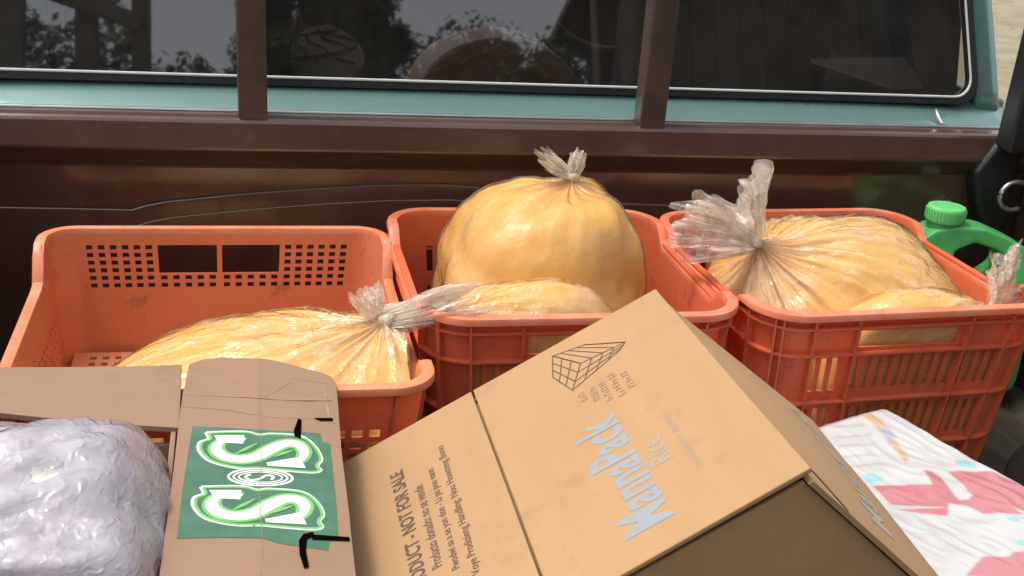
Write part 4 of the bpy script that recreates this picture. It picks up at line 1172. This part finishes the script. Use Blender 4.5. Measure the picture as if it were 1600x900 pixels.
ar = np.array(colr).reshape(NS+1, NT2+1, 3)
for _ in range(2):
    pd = np.pad(ar, ((1, 1), (1, 1), (0, 0)), mode='edge'); ar = (pd[1:-1, 1:-1]*2+pd[:-2, 1:-1]+pd[2:, 1:-1]+pd[1:-1, :-2]+pd[1:-1, 2:])/6
colr = [tuple(c_) for c_ in ar.reshape(-1, 3)]
# sides down to the bed
bd = [(i, 0) for i in range(NS)]+[(NS, k) for k in range(NT2)]+[(i, NT2) for i in range(NS, 0, -1)]+[(0, k) for k in range(NT2, 0, -1)]
cen = pc+e1*PLn/2+e2*PWn/2
rings = [[i*(NT2+1)+k for i, k in bd]]
for zf_, ex in ((.85, .006), (.5, .011), (.15, .006), (.0, -.004)):
    ring = []
    for i, k in bd:
        p = V[i*(NT2+1)+k]; o2 = Vector((p.x-cen.x, p.y-cen.y, 0)).normalized()
        ring.append(len(V)); V.append(Vector((p.x, p.y, p.z*zf_+.001))+o2*ex); colr.append(WHT)
    a = rings[-1]; n = len(bd)
    F += [(a[j], ring[j], ring[(j+1) % n], a[(j+1) % n]) for j in range(n)]; rings.append(ring)
F.append(tuple(rings[-1]))
po = mesh_obj('wrapper', V, F, None, pack, smooth=True, recalc=True, mats=[bpy.data.materials.new('pack_wrap')])
ca = po.data.attributes.new('print', 'FLOAT_COLOR', 'POINT'); ca.data.foreach_set('color', [x for c_ in colr for x in (*c_, 1)])
mt = po.data.materials[0]; mt.use_nodes = True; t = mt.node_tree; p = t.nodes['Principled BSDF']
a = t.nodes.new('ShaderNodeAttribute'); a.attribute_name = 'print'; t.links.new(a.outputs['Color'], p.inputs['Base Color'])
p.inputs['Roughness'].default_value = 0.3; p.inputs['Coat Weight'].default_value = 0.5; p.inputs['Coat Roughness'].default_value = 0.12
nn = t.nodes.new('ShaderNodeTexNoise'); nn.inputs['Scale'].default_value = 28; nn.inputs['Detail'].default_value = 5
mp = t.nodes.new('ShaderNodeMapping'); mp.inputs['Scale'].default_value = (1, 2.2, 1); mp.inputs['Rotation'].default_value = (0, 0, .5)
tc = t.nodes.new('ShaderNodeTexCoord'); t.links.new(tc.outputs['Object'], mp.inputs['Vector']); t.links.new(mp.outputs[0], nn.inputs['Vector'])
bn = t.nodes.new('ShaderNodeBump'); bn.inputs['Strength'].default_value = .13; bn.inputs['Distance'].default_value = .006
t.links.new(nn.outputs['Fac'], bn.inputs['Height']); t.links.new(bn.outputs[0], p.inputs['Normal'])

# ================================================================== YARD BEHIND THE CAMERA (seen in the glass)
fr_ = empty('timber_gate', (-.95, -4.05, -.75), label='dark timber gate with a slanting rail reflected in the rear window', cat='gate')
for xx, w in ((-1.27, .12), (-.93, .10), (-.68, .085)):
    box('post', (xx-w/2, xx+w/2, -4.1, -4.0, -.755, 2.6), M_wood, fr_, bevel=.006)
v, f = frame_slab(Vector((-1.35, -3.995, 2.02)), Vector((1, 0, -.34)).normalized(), Vector((0, 1, 0)), Vector((.34, 0, 1)).normalized(), (0, .72, -.02, .02, -.04, .04)); mesh_obj('rail', v, f, M_wood, fr_, bevel=.004)
def tree(x, y, h, rx, rz_, n, seed, label, palm=False):
    rnd = random.Random(seed); root = empty('yard_tree', (x, y, -.75), label=label, cat='tree', group='trees in the yard reflected in the glass')
    tp_ = [(x+.06*sin(i*1.3+seed)*i/6, y+.05*cos(i+seed)*i/6, -.78+(h+.2)*i/6*.8) for i in range(7)]
    v, f = tube(tp_, .1, 8, rfun=lambda s: lerp(.14, .05, s)*h/4); parts = [(v, f)]
    top = Vector(tp_[-1]); czz = -.75+h-rz_
    tips = []
    for k in range(9):
        a = 2*pi*k/9+rnd.random(); q = Vector((x+rx*.6*cos(a), y+rx*.6*sin(a), czz+rz_*rnd.uniform(-.3, .6))); b = Vector(tp_[rnd.randint(3, 6)])
        parts.append(tube([b, b.lerp(q, .5)+Vector((0, 0, .1)), q], .03, 6, rfun=lambda s: lerp(.04, .012, s)*h/4)); tips.append(q)
    v, f = join_vf(parts); mesh_obj('trunk', v, f, M_bark, root, smooth=True)
    V, F = [], []
    clumps = []
    while len(clumps) < 60:
        q = Vector((rnd.uniform(-1, 1), rnd.uniform(-1, 1), rnd.uniform(-1, 1)))
        if q.length < 1: clumps.append((Vector((x+q.x*rx*.8, y+q.y*rx*.8, czz+q.z*rz_*.8)), rx*rnd.uniform(.16, .32)))
    for i in range(n*8):
        c_, cr_ = rnd.choice(clumps); d = Vector((rnd.gauss(0, 1), rnd.gauss(0, 1), rnd.gauss(0, 1))).normalized()
        p = c_+d*cr_*rnd.random()**.4
        s = rnd.uniform(.02, .045) if i % 3 else rnd.uniform(.06, .10)
        if i % 3 == 0: p = c_.lerp(p, .7)
        d = Vector((rnd.uniform(-1, 1), rnd.uniform(-1, 1), rnd.uniform(-.7, .5))).normalized(); q = d.cross(Vector((rnd.random(), rnd.random(), rnd.random()))).normalized()
        o = len(V); V += [p-d*s, p+q*s*.5, p+d*s, p-q*s*.5]; F.append((o, o+1, o+2, o+3))
    mesh_obj('crown', V, F, M_leaf, root)
TREES = [(.45, -8.5, 5.4, .95, 1.5, 6000, 1, 'narrow dark tree reflected in the window between the rack posts'), (2.2, -9.5, 4.3, 1.7, 1.3, 6500, 2, 'low broad dark tree reflected beside the dark timber shed'),
         (-2.6, -10.5, 2.7, 1.4, .8, 4500, 5, 'short bushy tree reflected behind the timber gate')]
for tdef in TREES: tree(*tdef)
# shed added to darken the right of the reflection
shed = empty('reflection_shed', (6.6, -7.6, -.75), label='added dark timber shed that darkens the reflection in the rear window', cat='shed')
for k in range(34):
    x = 3.15+k*.22
    box('plank', (x, x+.212, -7.02-.01*(k % 3), -6.98-.004*(k % 2), -.76, 4.1), M_wood, shed, bevel=.003)
box('back_wall', (3.15, 10.6, -9.2, -9.1, -.76, 3.4), M_wood, shed); box('end_wall', (3.15, 3.25, -9.1, -7.03, -.76, 3.6), M_wood, shed); box('end_wall', (10.5, 10.6, -9.1, -7.03, -.76, 3.6), M_wood, shed)
v, f = prism([(-6.6, 4.05), (-6.6, 4.13), (-9.5, 3.45), (-9.5, 3.37)], 2.8, 10.9, axis='x'); mesh_obj('roof', v, f, pm('rusty_roof', (.12, .07, .05), .7, .3, 3), shed, recalc=True)
yw = empty('hedge_backing_wall', (2.5, -11.9, -.75), label='added grey wall closing gaps behind the tall hedge, seen only in the glass', cat='wall')  # wall added to close sky gaps and grey the hedge's reflection
for k in range(9):
    for j in range(8): box('block', (-5.6+k*1.8+.9*(j % 2), -5.6+k*1.8+1.785+.9*(j % 2), -12.0+.01*((k+j) % 3), -11.8+.012*((k*3+j) % 4), -.76+j*.5, -.76+j*.5+.488), pm('grey_block', (.10, .098, .092), .9, .2, 2, .4, 20), yw, bevel=.01)
# hedge low along the yard
rnd = random.Random(5); V, F = [], []
for i in range(60000):
    x = rnd.uniform(-5, 10); p = Vector((x, -11+rnd.gauss(0, .35), -.75+rnd.random()**.8*(4.75+.35*sin(x*1.7)+.3*sin(x*3.1)+.2*sin(x*7)))); s = rnd.uniform(.05, .09)
    d = Vector((rnd.uniform(-1, 1), rnd.uniform(-1, 1), rnd.uniform(-.7, .7))).normalized(); q = d.cross(Vector((rnd.random(), rnd.random(), rnd.random()))).normalized()
    o = len(V); V += [p-d*s, p+q*s*.45, p+d*s, p-q*s*.45]; F.append((o, o+1, o+2, o+3))
h = mesh_obj('hedge', V, F, M_leaf); tag(h, 'tall dark hedge along the yard reflected in the glass', 'hedge', kind='stuff')
